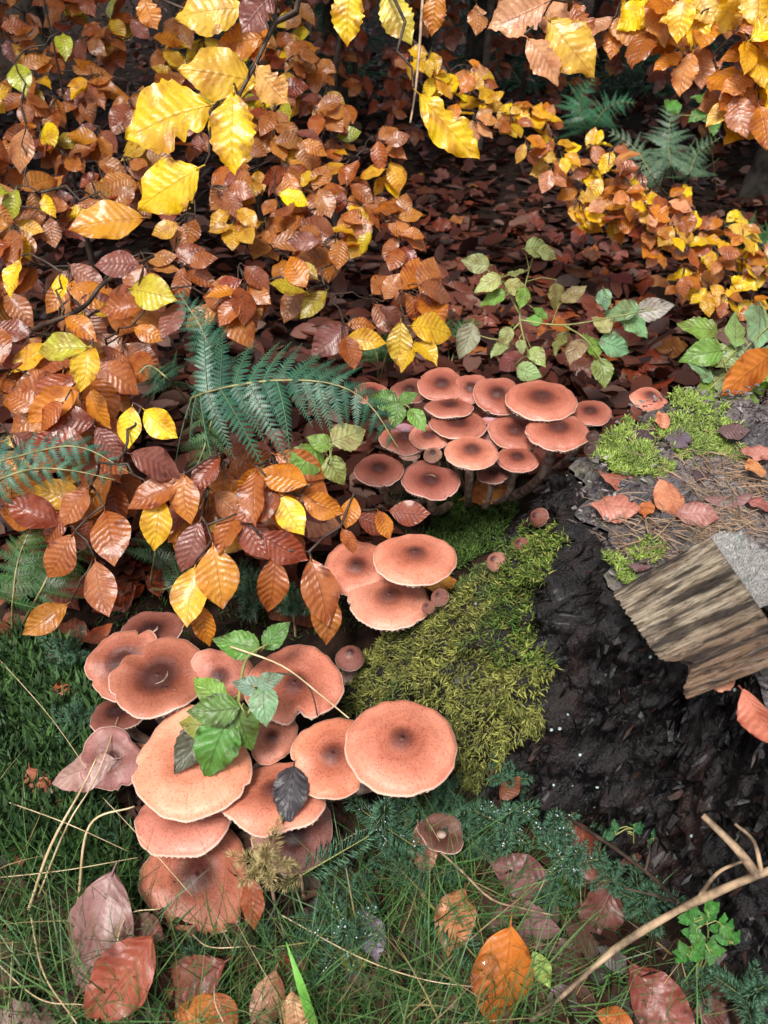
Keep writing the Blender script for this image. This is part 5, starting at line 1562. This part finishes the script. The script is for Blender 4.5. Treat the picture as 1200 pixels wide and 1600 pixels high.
# ------------------------------------------------------------------ grass, star moss, litter
gb = [(0, 0, 0), ]
yb = np.linspace(0, 1, 6)
GBV = np.concatenate([np.stack([-0.5 * (1 - yb ** 1.5) - 0.02, yb, 0.55 * yb ** 2], 1), np.stack([0.5 * (1 - yb ** 1.5) + 0.02, yb, 0.55 * yb ** 2], 1)])
GBF = np.array([[i, i + 6, i + 7, i + 1] for i in range(5)])


def ground_pts(n, poly, hole=()):
    xs = [p[0] for p in poly]; ys = [p[1] for p in poly]
    out = []
    x, y = rng.uniform(min(xs), max(xs), n), rng.uniform(min(ys), max(ys), n)
    ok = inpoly(x, y, poly)
    for h in hole:
        ok &= ~inpoly(x, y, h)
    x, y = x[ok], y[ok]
    z = np.zeros(len(x))
    v = FWD[None] + RIGHT[None] * ((x - 600) / FPX)[:, None] + UP[None] * ((800 - y) / FPX)[:, None]
    for _ in range(5):
        P = CAM + v * ((z - CAMZ) / v[:, 2])[:, None]
        z = 0.5 * z + 0.5 * gz(P[:, 0], P[:, 1])
    P = P[np.hypot(P[:, 0] - SC[0], P[:, 1] - SC[1]) > 0.36]
    return P


def grass(name, label, n, poly, lmin, lmax, w, c1, c2, lean=0.55, hole=()):
    P = ground_pts(n, poly, hole)
    k = len(P)
    ax = nrm(np.array([0.05, 0.0, 0.75]) + rng.normal(0, lean, (k, 3)) * np.array([1, 1, 0.3]))
    L = rng.uniform(lmin, lmax, k)
    sc = np.stack([np.full(k, w) * rng.uniform(0.6, 1.7, k), L, L], 1)
    cg = cols(k, c1, c2)
    cg = np.where(rng.random((k, 1)) < 0.12, np.array([[0.42, 0.33, 0.17]]) * rng.uniform(0.6, 1.1, (k, 1)), cg)
    o = obj(name, scatter(name, GBV, GBF, P - [0, 0, 0.004], ax, sc, M_GRASS, cg))
    tag(o, label, 'grass', kind='stuff')


grass('grass', 'fine green grass growing round the mushrooms and fallen leaves', 4600, [(-60, 1290), (220, 1400), (420, 1420), (640, 1300), (760, 1330), (850, 1480), (830, 1700), (-60, 1700)], 0.05, 0.13, 0.0013, (0.02, 0.085, 0.025), (0.16, 0.30, 0.10), 0.65, hole=[[(215, 1250), (540, 1250), (540, 1455), (420, 1475), (215, 1475)]])
grass('sparse_grass', 'sparse thin grass between the dark leaves by the stump', 1500, [(640, 1260), (1000, 1260), (1120, 1640), (820, 1640)], 0.03, 0.08, 0.0013, (0.02, 0.085, 0.025), (0.16, 0.30, 0.10), 0.7)
# star moss: whorls of short pointed leaves
sv, sf = [], []
for k in range(9):
    a = k * 2.4; e = 0.35 + 0.09 * k
    dr = np.array([cos(a) * cos(e), sin(e), sin(a) * cos(e)]); sd_ = np.array([-sin(a), 0, cos(a)])
    bse = np.array([0, 0.25 + 0.05 * k, 0])
    i = len(sv)
    sv += [bse - sd_ * 0.05, bse + sd_ * 0.05, bse + dr * 0.35 + sd_ * 0.07, bse + dr * 0.75, bse + dr * 0.35 - sd_ * 0.07]
    sf += [[i, i + 1, i + 2, i + 4], [i + 4, i + 2, i + 3, i + 3]]
STV, STF = np.array(sv), quads_to_tris(np.array(sf))
P = ground_pts(4200, [(-60, 1000), (60, 1000), (110, 1020), (150, 1090), (170, 1170), (150, 1280), (220, 1330), (200, 1400), (60, 1340), (-60, 1330)])
k = len(P)
tag(obj('star_moss', scatter('star_moss', STV, STF, P + [0, 0, 0.0], nrm(np.array([0, -0.1, 1]) + rng.normal(0, 0.25, (k, 3))), rng.uniform(0.016, 0.040, k), M_MOSS, cols(k, (0.010, 0.035, 0.010), (0.06, 0.125, 0.035), 0.45))),
    'green star-shaped hair moss carpet beside the mushroom clump', 'moss', kind='stuff')
P = ground_pts(7000, [(640, 1220), (900, 1200), (1000, 1300), (900, 1430), (640, 1380)])
k = len(P)
tag(obj('ground_moss', scatter('ground_moss', SPV, SPF, P, nrm(np.array([0, -0.1, 1]) + rng.normal(0, 0.4, (k, 3))), rng.uniform(0.006, 0.014, k), M_MOSS, cols(k, (0.02, 0.06, 0.012), (0.07, 0.14, 0.03)))),
    'dark low moss on the soil at the stump foot', 'moss', kind='stuff')
P = ground_pts(6500, [(480, 700), (700, 700), (860, 560), (1040, 580), (1000, 660), (800, 800), (560, 990), (330, 1010), (150, 1000), (150, 930), (420, 900)])
k = len(P)
tag(obj('shade_moss', scatter('shade_moss', SPV, SPF, P, nrm(np.array([0, -0.1, 1]) + rng.normal(0, 0.4, (k, 3))), rng.uniform(0.006, 0.014, k), M_MOSS, cols(k, (0.015, 0.04, 0.01), (0.06, 0.11, 0.02)))),
    'patchy dark moss under the leaves behind the mushrooms', 'moss', kind='stuff')

P = ground_pts(6000, [(690, 780), (800, 760), (810, 800), (770, 860), (700, 900), (660, 860)])
k = len(P)
tag(obj('mound_moss', scatter('mound_moss', SPV, SPF, P + np.array([0, 0, 0.004]), nrm(np.array([0, -0.2, 1]) + rng.normal(0, 0.4, (k, 3))), rng.uniform(0.006, 0.013, k), M_MOSS, cols(k, (0.03, 0.075, 0.015), (0.12, 0.20, 0.04)))),
    'green moss mound between the trio of caps and the black bark', 'moss', kind='stuff')
# far litter as one mass; the leaves nearer and larger follow one by one
LV = np.array([[0, 0, 0], [-0.22, 0.22, 0.05], [-0.28, 0.5, 0.06], [-0.18, 0.8, 0.04], [0, 1, -0.02], [0.18, 0.8, 0.06], [0.28, 0.5, 0.08], [0.22, 0.22, 0.05], [0, 0.25, 0], [0, 0.5, 0.01], [0, 0.8, 0.0]])
LF = np.array([[0, 8, 1, 1], [0, 7, 8, 8], [1, 8, 9, 2], [8, 7, 6, 9], [2, 9, 10, 3], [9, 6, 5, 10], [3, 10, 4, 4], [10, 5, 4, 4]])
LF = quads_to_tris(LF)
LU = np.stack([LV[:, 0] / 0.28, LV[:, 1], LV[:, 0] * 0], 1)
n = 26000
yy = 0.9 + 14 * rng.random(n) ** 2.0
xx = rng.uniform(-1, 1, n) * (0.6 + 0.75 * yy)
far = (yy > 1.15) | (xx < 0.0)
xx, yy = xx[far], yy[far]
ok = (np.hypot(xx - SC[0], yy - SC[1]) > 0.45) & ~((np.hypot(xx - 0.16, yy - 1.0) < 0.2))
xx, yy = xx[ok], yy[ok]; k = len(xx)
zz = gz(xx, yy)
ax = nrm(np.stack([rng.normal(0, 1, k), rng.normal(0, 1, k), rng.normal(0, 0.25, k)], 1))
dk = cols(k, (0.022, 0.010, 0.008), (0.14, 0.045, 0.03), 0.35)
pale = rng.random((k, 1)) < 0.12
dk = np.where(pale, dk * 0.4 + np.array([[0.16, 0.10, 0.08]]), dk)
tag(obj('leaf_litter', scatter('leaf_litter', LV, LF, np.stack([xx, yy, zz + rng.uniform(0.002, 0.03, k)], 1), ax, rng.uniform(0.05, 0.085, k), M_LITTER, dk, spin=rng.normal(0, 0.5, k), luv=LU)),
    'brown fallen beech leaves carpeting the wood floor', 'leaf litter', kind='stuff')
# humus crumbs near the front
P = ground_pts(2600, [(-60, 1180), (560, 1280), (700, 1220), (1240, 1300), (1240, 1700), (-60, 1700)])
k = len(P)
tag(obj('humus', scatter('humus', LV, LF, P + [0, 0, 0.003], nrm(np.stack([rng.normal(0, 1, k), rng.normal(0, 1, k), rng.normal(0, 0.4, k)], 1)), rng.uniform(0.012, 0.05, k), M_LITTER, cols(k, (0.02, 0.013, 0.012), (0.12, 0.06, 0.045), 0.3), spin=rng.normal(0, 0.7, k), luv=LU)),
    'dark rotting leaf scraps between the grass blades', 'humus', kind='stuff')


# ------------------------------------------------------------------ single fallen leaves
def fallen(P, L, ang, color, label, group=None, normal=(0, -0.1, 1), jit=0.22, meshes=None, name='fallen_leaf', sx=1.0):
    n = nrm(np.array(normal, float) + np.array([rnd.gauss(0, jit), rnd.gauss(0, jit), 0]))
    v = np.array([cos(radians(ang)), -sin(radians(ang)), 0])
    a = nrm(v - n * np.dot(v, n))
    M = frame(P - a * L * 0.5, a, n, L, sx)
    o = obj(name, rnd.choice(meshes or LEAFF), None, M, color)
    return tag(o, label, 'leaf', group)


def fl(px, py, Lpx, ang, color, label, surf='g', dz=0.012, **kw):
    P = Wg(px, py, dz) if surf == 'g' else (Wz(px, py, SZ + dz) if surf == 's' else W(px, py, surf))
    L = Lpx * (1.15 if surf == 'g' else 1.0) * np.dot(P - CAM, FWD) / FPX
    fallen(P, L, ang, color, label, kw.pop('group', 'single fallen leaves in the clearing'), **kw)


GS = 'fallen leaves on the stump'
LIL, DRK, RST, WETC = (0.30, 0.17, 0.17), (0.07, 0.045, 0.055), (0.20, 0.05, 0.03), (0.42, 0.15, 0.07)
stump_leaves = [(960, 744, 66, 190, (0.36, 0.13, 0.09), 'broad reddish beech leaf flat on the stump near the rim', LEAFF), (962, 793, 74, 15, (0.45, 0.18, 0.13), 'salmon beech leaf below the broad reddish one on the stump', LEAFF),
    (1046, 783, 78, 75, (0.48, 0.19, 0.10), 'curled orange leaf standing up among needles on the stump', LEAFF), (1090, 806, 68, 10, (0.36, 0.17, 0.15), 'pinkish leaf with its tip under the curled orange leaf', LEAFF), (1012, 795, 42, 120, (0.45, 0.15, 0.05), 'small orange leaf tucked beside the curled one', LEAFF),
    (1140, 781, 76, 5, (0.26, 0.14, 0.14), 'mauve leaf lying across needles on the stump', LEAFF), (1060, 680, 60, 300, (0.13, 0.10, 0.13), 'slate purple oak leaf on the bright moss', OAKL), (1006, 682, 62, 35, DRK, 'near-black oak leaf beside the slate one', OAKL),
    (1012, 706, 42, 160, (0.10, 0.075, 0.10), 'small dark oak leaf below the near-black one', OAKL), (1146, 672, 52, 5, (0.13, 0.075, 0.075), 'dark narrow leaf on the mossy far part of the stump', LEAFF), (1036, 656, 36, 80, (0.52, 0.22, 0.12), 'small orange leaf upright behind the oak leaves', LEAFF),
    (1100, 745, 42, 40, DRK, 'dark shiny leaf below the bright moss', LEAFF), (1045, 748, 44, 10, (0.16, 0.11, 0.12), 'greyish leaf between the moss and the curled leaf', LEAFF), (1188, 1128, 112, 80, (0.48, 0.16, 0.10), 'long salmon leaf on the stump past the wood block', LEAFF),
    (1185, 705, 56, 20, (0.45, 0.2, 0.16), 'pink leaf at the brink of the stump top', LEAFF), (1180, 732, 50, 90, (0.55, 0.25, 0.10), 'orange leaf beside the pink one on the stump', LEAFF), (1190, 790, 52, 30, (0.34, 0.13, 0.11), 'russet leaf behind the mauve leaf', LEAFF), (1165, 862, 40, 60, (0.24, 0.09, 0.08), 'dark russet leaf behind the sawn end', LEAFF),
    (1000, 885, 40, 15, (0.17, 0.10, 0.11), 'dull purple leaf against the edge of the wood block', LEAFF), (1125, 1068, 60, 160, (0.50, 0.24, 0.16), 'salmon leaf peeping from under the wood block', LEAFF)]
for (x, y, L, a, c, lab, ms) in stump_leaves:
    up = (0, -0.55, 0.8) if 'upright' in lab or 'curled orange' in lab else (0, -0.12, 1)
    fl(x, y, L, a, c, lab, 's', 0.02 if up[1] < -0.4 else 0.014, group=GS, meshes=ms, normal=up, jit=0.12)
ground_leaves = [(145, 1455, 150, 100, (0.29, 0.16, 0.15), 'large mauve leaf standing in the grass near the straws', 0.05), (186, 1528, 140, 125, (0.33, 0.085, 0.05), 'large glossy russet leaf in the grass below the mauve one', 0.045), (285, 1545, 130, 150, (0.20, 0.055, 0.035), 'narrow folded dark russet leaf in the grass', 0.03),
    (415, 1568, 84, 100, (0.45, 0.22, 0.14), 'pale tan leaf on edge in the grass', 0.03), (458, 1590, 60, 80, (0.62, 0.34, 0.18), 'pale orange leaf tip in the grass', 0.03), (318, 1592, 84, 10, (0.50, 0.17, 0.03), 'bright orange leaf low in the grass', 0.03), (350, 1585, 60, 60, (0.45, 0.15, 0.06), 'orange russet leaf overlapping the bright orange one', 0.035),
    (40, 1594, 84, 10, LIL, 'mauve leaf flat in the grass corner', 0.02), (393, 1412, 66, 95, (0.28, 0.075, 0.03), 'glossy copper leaf upright below the lowest cap', 0.04), (712, 1438, 92, 110, (0.52, 0.22, 0.10), 'matte tan orange leaf curled on the grass edge', 0.03), (783, 1530, 138, 95, (0.48, 0.14, 0.018), 'bright rusty orange leaf with a big water drop', 0.04),
    (815, 1452, 112, 5, (0.22, 0.10, 0.11), 'purple leaf lying behind the rusty orange leaf', 0.02), (815, 1365, 92, 200, (0.21, 0.085, 0.09), 'purple brown leaf under the dripping seedling', 0.025), (915, 1335, 96, 70, RST, 'dark red upright leaf near the bark', 0.03), (935, 1425, 96, 120, (0.13, 0.045, 0.035), 'very dark red leaf below the upright one', 0.02),
    (1048, 1362, 76, 20, (0.46, 0.17, 0.05), 'orange curled leaf at the foot of the stump', 0.02), (1035, 1572, 120, 60, (0.20, 0.055, 0.04), 'dark red leaf beside the fallen branch', 0.02), (960, 1500, 50, 40, (0.09, 0.085, 0.075), 'grey mossy leaf under the fallen branch', 0.02), (798, 1232, 42, 320, (0.16, 0.06, 0.03), 'small brown leaf hung on the little seedling', 0.07),
    (100, 1087, 50, 60, (0.36, 0.10, 0.03), 'copper leaf lying on star moss', 0.025), (82, 1042, 56, 80, (0.10, 0.05, 0.055), 'dark purple leaf by the star moss', 0.025), (60, 1238, 80, 60, (0.32, 0.10, 0.05), 'russet leaf half sunk in star moss', 0.03), (95, 1245, 62, 80, (0.27, 0.07, 0.04), 'glossy russet leaf beside the half sunken one', 0.03), (70, 1270, 60, 40, (0.17, 0.10, 0.06), 'brown leaf beneath the two russet ones', 0.02),
    (155, 990, 46, 330, (0.30, 0.07, 0.02), 'copper leaf beside the rear dark cap', 0.03), (20, 982, 60, 60, DBROWN, 'dark brown leaf at the fern foot', 0.03), (110, 985, 60, 200, DBROWN, 'dark leaf in the shade under the hanging leaves', 0.02), (762, 768, 72, 340, (0.50, 0.20, 0.05), 'orange leaf lying flat below the rear clump', 0.03), (690, 912, 44, 350, (0.60, 0.27, 0.03), 'amber leaf under the trio of caps', 0.02),
    (550, 1500, 42, 30, (0.52, 0.36, 0.06), 'round yellow leaf in the grass', 0.02), (578, 1462, 66, 70, (0.24, 0.19, 0.27), 'small lilac leaf in the grass by the yellow one', 0.025), (660, 1330, 70, 90, (0.42, 0.20, 0.13), 'pinkish dead leaf standing behind the grass', 0.035), (225, 1455, 64, 20, (0.17, 0.07, 0.06), 'dark brown leaf behind the mauve one', 0.03), (160, 1375, 60, 30, (0.20, 0.085, 0.08), 'dusky leaf under the straws', 0.02),
    (25, 1330, 50, 60, DBROWN, 'dark brown leaf under the straws by the moss', 0.02), (455, 1505, 60, 110, RST, 'dark copper leaf under the flat spruce shoot', 0.02), (875, 1560, 50, 150, (0.20, 0.14, 0.14), 'greyish leaf scrap by the rusty leaf', 0.015), (740, 1490, 64, 30, (0.16, 0.09, 0.09), 'dark mauve leaf behind the rusty orange leaf', 0.012), (700, 1580, 50, 120, (0.14, 0.07, 0.05), 'brown leaf scrap low in the grass', 0.015),
    (985, 1330, 54, 140, (0.15, 0.05, 0.04), 'dark leaf between herb and bark', 0.02), (1120, 1590, 66, 10, (0.15, 0.07, 0.06), 'brown leaf at the end of the branch', 0.015), (880, 1490, 70, 190, (0.13, 0.065, 0.06), 'dark leaf against the underside of the branch', 0.012), (960, 1590, 50, 200, (0.42, 0.13, 0.03), 'bright orange scrap below the branch', 0.02), (845, 1515, 46, 70, (0.34, 0.48, 0.12), 'small pale green leaf beside the rusty orange one', 0.03)]
for (x, y, L, a, c, lab, dz) in ground_leaves:
    st = any(q in lab for q in ('standing', 'upright', 'on edge', 'large', 'rusty orange leaf with'))
    fl(x, y, L, a, c, lab, 'g', dz, normal=(0, -0.6, 0.8) if st else (0, -0.25, 1), jit=0.15)
fl(452, 1243, 92, 95, (0.055, 0.05, 0.06), 'dead slate grey leaf stuck on an orange cap', 0.742, normal=(0, -0.35, 1), jit=0.03, meshes=[BRAM[0]])
fl(128, 1202, 100, 160, (0.40, 0.25, 0.22), 'pale pink crumpled leaf on the dull purplish cap', 0.81, normal=(0, -0.3, 1), jit=0.1)
fl(1176, 582, 110, 95, (0.50, 0.16, 0.02), 'amber leaf caught in the raspberry plant beyond the stump', 1.06, normal=(0.2, -0.9, 0.3), jit=0.1)
# litter leaves told apart one by one, behind the mushrooms
gp = ground_pts(1400, [(600, 240), (720, 260), (900, 380), (1040, 440), (1060, 640), (960, 600), (840, 590), (640, 570), (600, 480)])
gp = gp[(gp[:, 1] > 1.25) & (gp[:, 1] < 3.6)]
cnt = 0
for p in gp:
    if cnt >= 230: break
    cnt += 1
    nm, cc = rnd.choices([('dark brown', DBROWN), ('russet', REDB), ('purplish brown', PURPB), ('copper', COPPER), ('tan', TAN)], [6, 3, 3, 1, 1])[0]
    c = tuple(v * 0.75 * rnd.uniform(0.85, 1.15) for v in cc)
    fallen(p + np.array([0, 0, rnd.uniform(0.02, 0.04)]), rnd.uniform(0.065, 0.095), rnd.uniform(0, 360), c, 'wet %s beech leaf in the litter under the arching bough' % nm, '%s litter leaves under the arching bough' % nm, jit=0.3)
gp = ground_pts(260, [(-20, 930), (160, 960), (350, 940), (540, 1000), (480, 900), (300, 860), (40, 880)])
for p in gp[:34]:
    fallen(p + np.array([0, 0, rnd.uniform(0.012, 0.03)]), rnd.uniform(0.05, 0.085), rnd.uniform(0, 360), pick([(4, DBROWN), (2, REDB), (1, PURPB)]), 'dark wet leaf in the shade beneath the hanging copper leaves', 'shaded leaves beneath the hanging copper leaves', jit=0.3)


# ------------------------------------------------------------------ twigs and straws
def stick(name, label, pts, r, mat, cat, group, taper=0.6, side=()):
    pts = spline(pts, 16)
    b = pts[0]
    if not side:
        V, F = tube(pts - b, np.linspace(r, r * taper, len(pts)), 6)
        return tag(obj(name, mesh(name, V, F, mat), None, Matrix.Translation(Vector([float(c) for c in b]))), label, cat, group)
    t = thing(name, label, cat, b, group)
    T0 = Matrix.Translation(Vector([float(c) for c in b]))
    rad = np.linspace(r, r * taper, len(pts)) * (1 + 0.12 * rng.normal(0, 1, len(pts)))
    V, F = tube(pts - b, rad, 9)
    obj('main_stem', mesh(name, V, F, mat), t, T0)
    for sp_, sr in side:
        q = spline(sp_, 10)
        V, F = tube(q - b, np.linspace(sr, sr * 0.55, len(q)), 7)
        obj('side_twig', mesh('side_twig', V, F, mat), t, T0)


stick('fallen_branch', 'pale dead branch with broken stubs propped against the stump foot', [Wz(815, 1605, 0.006), Wz(880, 1555, 0.03), Wz(960, 1483, 0.06), Wz(1060, 1422, 0.11), Wz(1140, 1385, 0.155), Wz(1215, 1355, 0.19), Wz(1300, 1320, 0.21)], 0.0027, M_DEADTWIG, 'branch', 'dead branches and twigs', 1.3,
      [([Wz(1183, 1368, 0.175), Wz(1150, 1325, 0.19), Wz(1098, 1274, 0.20)], 0.0048), ([Wz(1190, 1364, 0.18), Wz(1178, 1315, 0.20), Wz(1148, 1287, 0.21)], 0.0022), ([Wz(1085, 1412, 0.122), Wz(1120, 1365, 0.16), Wz(1162, 1345, 0.185)], 0.002)])
stick('dead_twig', 'thin dark twig with a side spur leaning on the pale branch', [Wz(838, 1236, 0.03), Wz(885, 1275, 0.045), Wz(960, 1325, 0.075), Wz(1025, 1375, 0.10), Wz(1060, 1412, 0.115)], 0.0022, M_TWIG, 'twig', 'dead branches and twigs', 0.8, [([Wz(1058, 1410, 0.115), Wz(1020, 1398, 0.10), Wz(975, 1388, 0.09)], 0.0016), ([Wz(1008, 1362, 0.093), Wz(1015, 1330, 0.11), Wz(1012, 1312, 0.12)], 0.0016)])
stick('dead_twig', 'thin brown twig running past the old dark cap', [Wg(665, 1310, .03), Wg(720, 1360, .05), Wg(768, 1405, .05), Wg(820, 1420, .04), Wg(865, 1430, .03)], 0.0014, M_DEADTWIG, 'twig', 'dead branches and twigs')
stick('dead_twig', 'thin twig draped across the notched salmon cap', [W(432, 1052, 0.80), W(470, 1058, 0.795), W(488, 1085, 0.795), W(496, 1118, 0.80)], 0.0012, M_TWIG, 'twig', 'dead branches and twigs')
stick('dry_grass_stalk', 'straight dry stalk crossing the notched salmon cap', [W(360, 1010, 0.80), W(440, 1040, 0.785), W(500, 1085, 0.77), W(545, 1122, 0.75)], 0.0011, M_STRAW, 'stalk', 'dry grass stalks')
stick('bare_twig', 'bare grey twig hanging down to a bright yellow leaf', [W(664, -60, 0.98), W(655, 80, 0.96), W(648, 150, 0.95), W(641, 192, 0.95)], 0.0022, M_DEADTWIG, 'twig', 'dead branches and twigs')
stick('dead_branch', 'dark bare branch among the copper leaves', [Wg(-60, 560), W(60, 512, 1.28), W(130, 480, 1.25), W(165, 440, 1.25), W(240, 400, 1.35)], 0.005, M_TWIG, 'branch', 'dead branches and twigs', 0.6)
straws = [([(45, 1420), (80, 1320), (128, 1232), (152, 1182)], 0.0028, 'broad pale dry blade rising past the pink crumpled leaf'), ([(60, 1400), (105, 1290), (150, 1215), (185, 1120)], 0.0018, 'thin dry blade beside the broad one'), ([(122, 1410), (140, 1290), (210, 1260)], 0.0026, 'sharply bent dry blade under the purplish cap'),
          ([(-20, 1242), (100, 1285), (200, 1330)], 0.0011, 'thin straw crossing star moss'), ([(148, 1600), (178, 1490), (200, 1430), (250, 1420)], 0.0015, 'curved straw over the russet leaf'), ([(48, 1430), (68, 1520), (120, 1600)], 0.0016, 'straw bending down in the grass'), ([(-10, 1372), (100, 1360), (215, 1340)], 0.001, 'level straw by the mauve leaf'),
          ([(440, 1430), (560, 1495), (660, 1530), (740, 1542)], 0.0011, 'long straight straw pointing at the rusty leaf'), ([(-20, 1010), (70, 1110), (135, 1200)], 0.0009, 'thin straw over the star moss to the crumpled leaf'), ([(20, 1470), (12, 1600)], 0.001, 'upright straw at the grass edge'), ([(150, 1235), (230, 1320), (300, 1400)], 0.0009, 'fine straw across the lower caps'),
          ([(-10, 1500), (60, 1560), (130, 1570)], 0.0012, 'pale straw low in the grass'), ([(300, 1460), (330, 1480), (400, 1478)], 0.0012, 'short straw below the lowest cap'), ([(500, 1340), (560, 1300), (640, 1280)], 0.0008, 'fine straw by the bushy seedling'), ([(630, 1230), (660, 1270), (690, 1320)], 0.0009, 'fine straw under the broadest cap'), ([(340, 1500), (335, 1560), (350, 1600)], 0.0012, 'dry stem between two orange leaves')]
for k_, (pp, r, lab) in enumerate(straws):
    w = []
    for i, (x, y) in enumerate(pp):
        g = Wg(x, y, 0.015 + (0.07 if y < 1330 and x < 300 and i > 0 else 0.035 * (i > 0)))
        w.append(g)
    stick('dry_grass_stalk', lab, w, r * 0.62, M_STRAW, 'stalk', 'dry grass stalks', 0.5)
gb_ = spline([Wg(492, 1610, 0.02), Wg(470, 1540, 0.06), Wg(447, 1472, 0.08)], 12)
sc_ = np.interp(np.linspace(0, 1, len(gb_)), [0, 0.5, 1], [0.005, 0.004, 0.0005])
bl = np.concatenate([gb_ - np.array([1, 0, 0.2]) * sc_[:, None], gb_ + np.array([0, 0, -0.001]), gb_ + np.array([1, 0, 0.2]) * sc_[:, None]])
m_ = len(gb_)
o = obj('grass_blade', mesh('grass_blade', bl, np.array([[i, i + m_, i + m_ + 1, i + 1] for i in range(2 * m_ - 1) if (i + 1) % m_]), M_GRASS, col=np.tile([0.16, 0.42, 0.07, 1], (3 * m_, 1))))
tag(o, 'single broad bright green grass blade', 'grass blade')

# ------------------------------------------------------------------ water drops lying on a leaf and a cap
wd = N('clear_water')
p_ = wd.n('ShaderNodeBsdfPrincipled', {'Base Color': (1, 1, 1, 1), 'Roughness': 0.02, 'IOR': 1.33, 'Transmission Weight': 1.0})
wd.t.links.new(p_.outputs[0], wd.out.inputs['Surface'])
la, lo = np.meshgrid(np.linspace(0.02, pi - 0.02, 10), np.linspace(0, 2 * pi, 16, endpoint=False), indexing='ij')
DV = np.stack([np.sin(la) * np.cos(lo), np.sin(la) * np.sin(lo), 0.55 * np.cos(la)], -1).reshape(-1, 3)
DM = mesh('water_drop', DV, gridF(10, 16, True)[:, ::-1], wd.m)
bpy.context.view_layer.update()
dg = bpy.context.evaluated_depsgraph_get()
for (x, y, r, lab) in [(760, 1508, 0.011, 'large clear water drop on the rusty orange leaf'), (258, 1074, 0.0032, 'tiny water drop beside another on the split rim cap'), (274, 1077, 0.0030, 'second tiny water drop on the split rim cap')]:
    dr = Vector([float(c) for c in nrm(W(x, y, 1.0) - CAM)])
    ok, loc, nn, _, ob, _ = scene.ray_cast(dg, Vector((0, 0, CAMZ)), dr)
    if not ok:
        continue
    nv = np.array(nn) * (1 if np.dot(np.array(nn), np.array(dr)) < 0 else -1)
    M = frame(np.array(loc) + nv * r * 0.3, np.cross(nv, [1, 0.1, 0]), nv, r)
    tag(obj('water_drop', DM, None, M), lab, 'water drop', 'water drops')
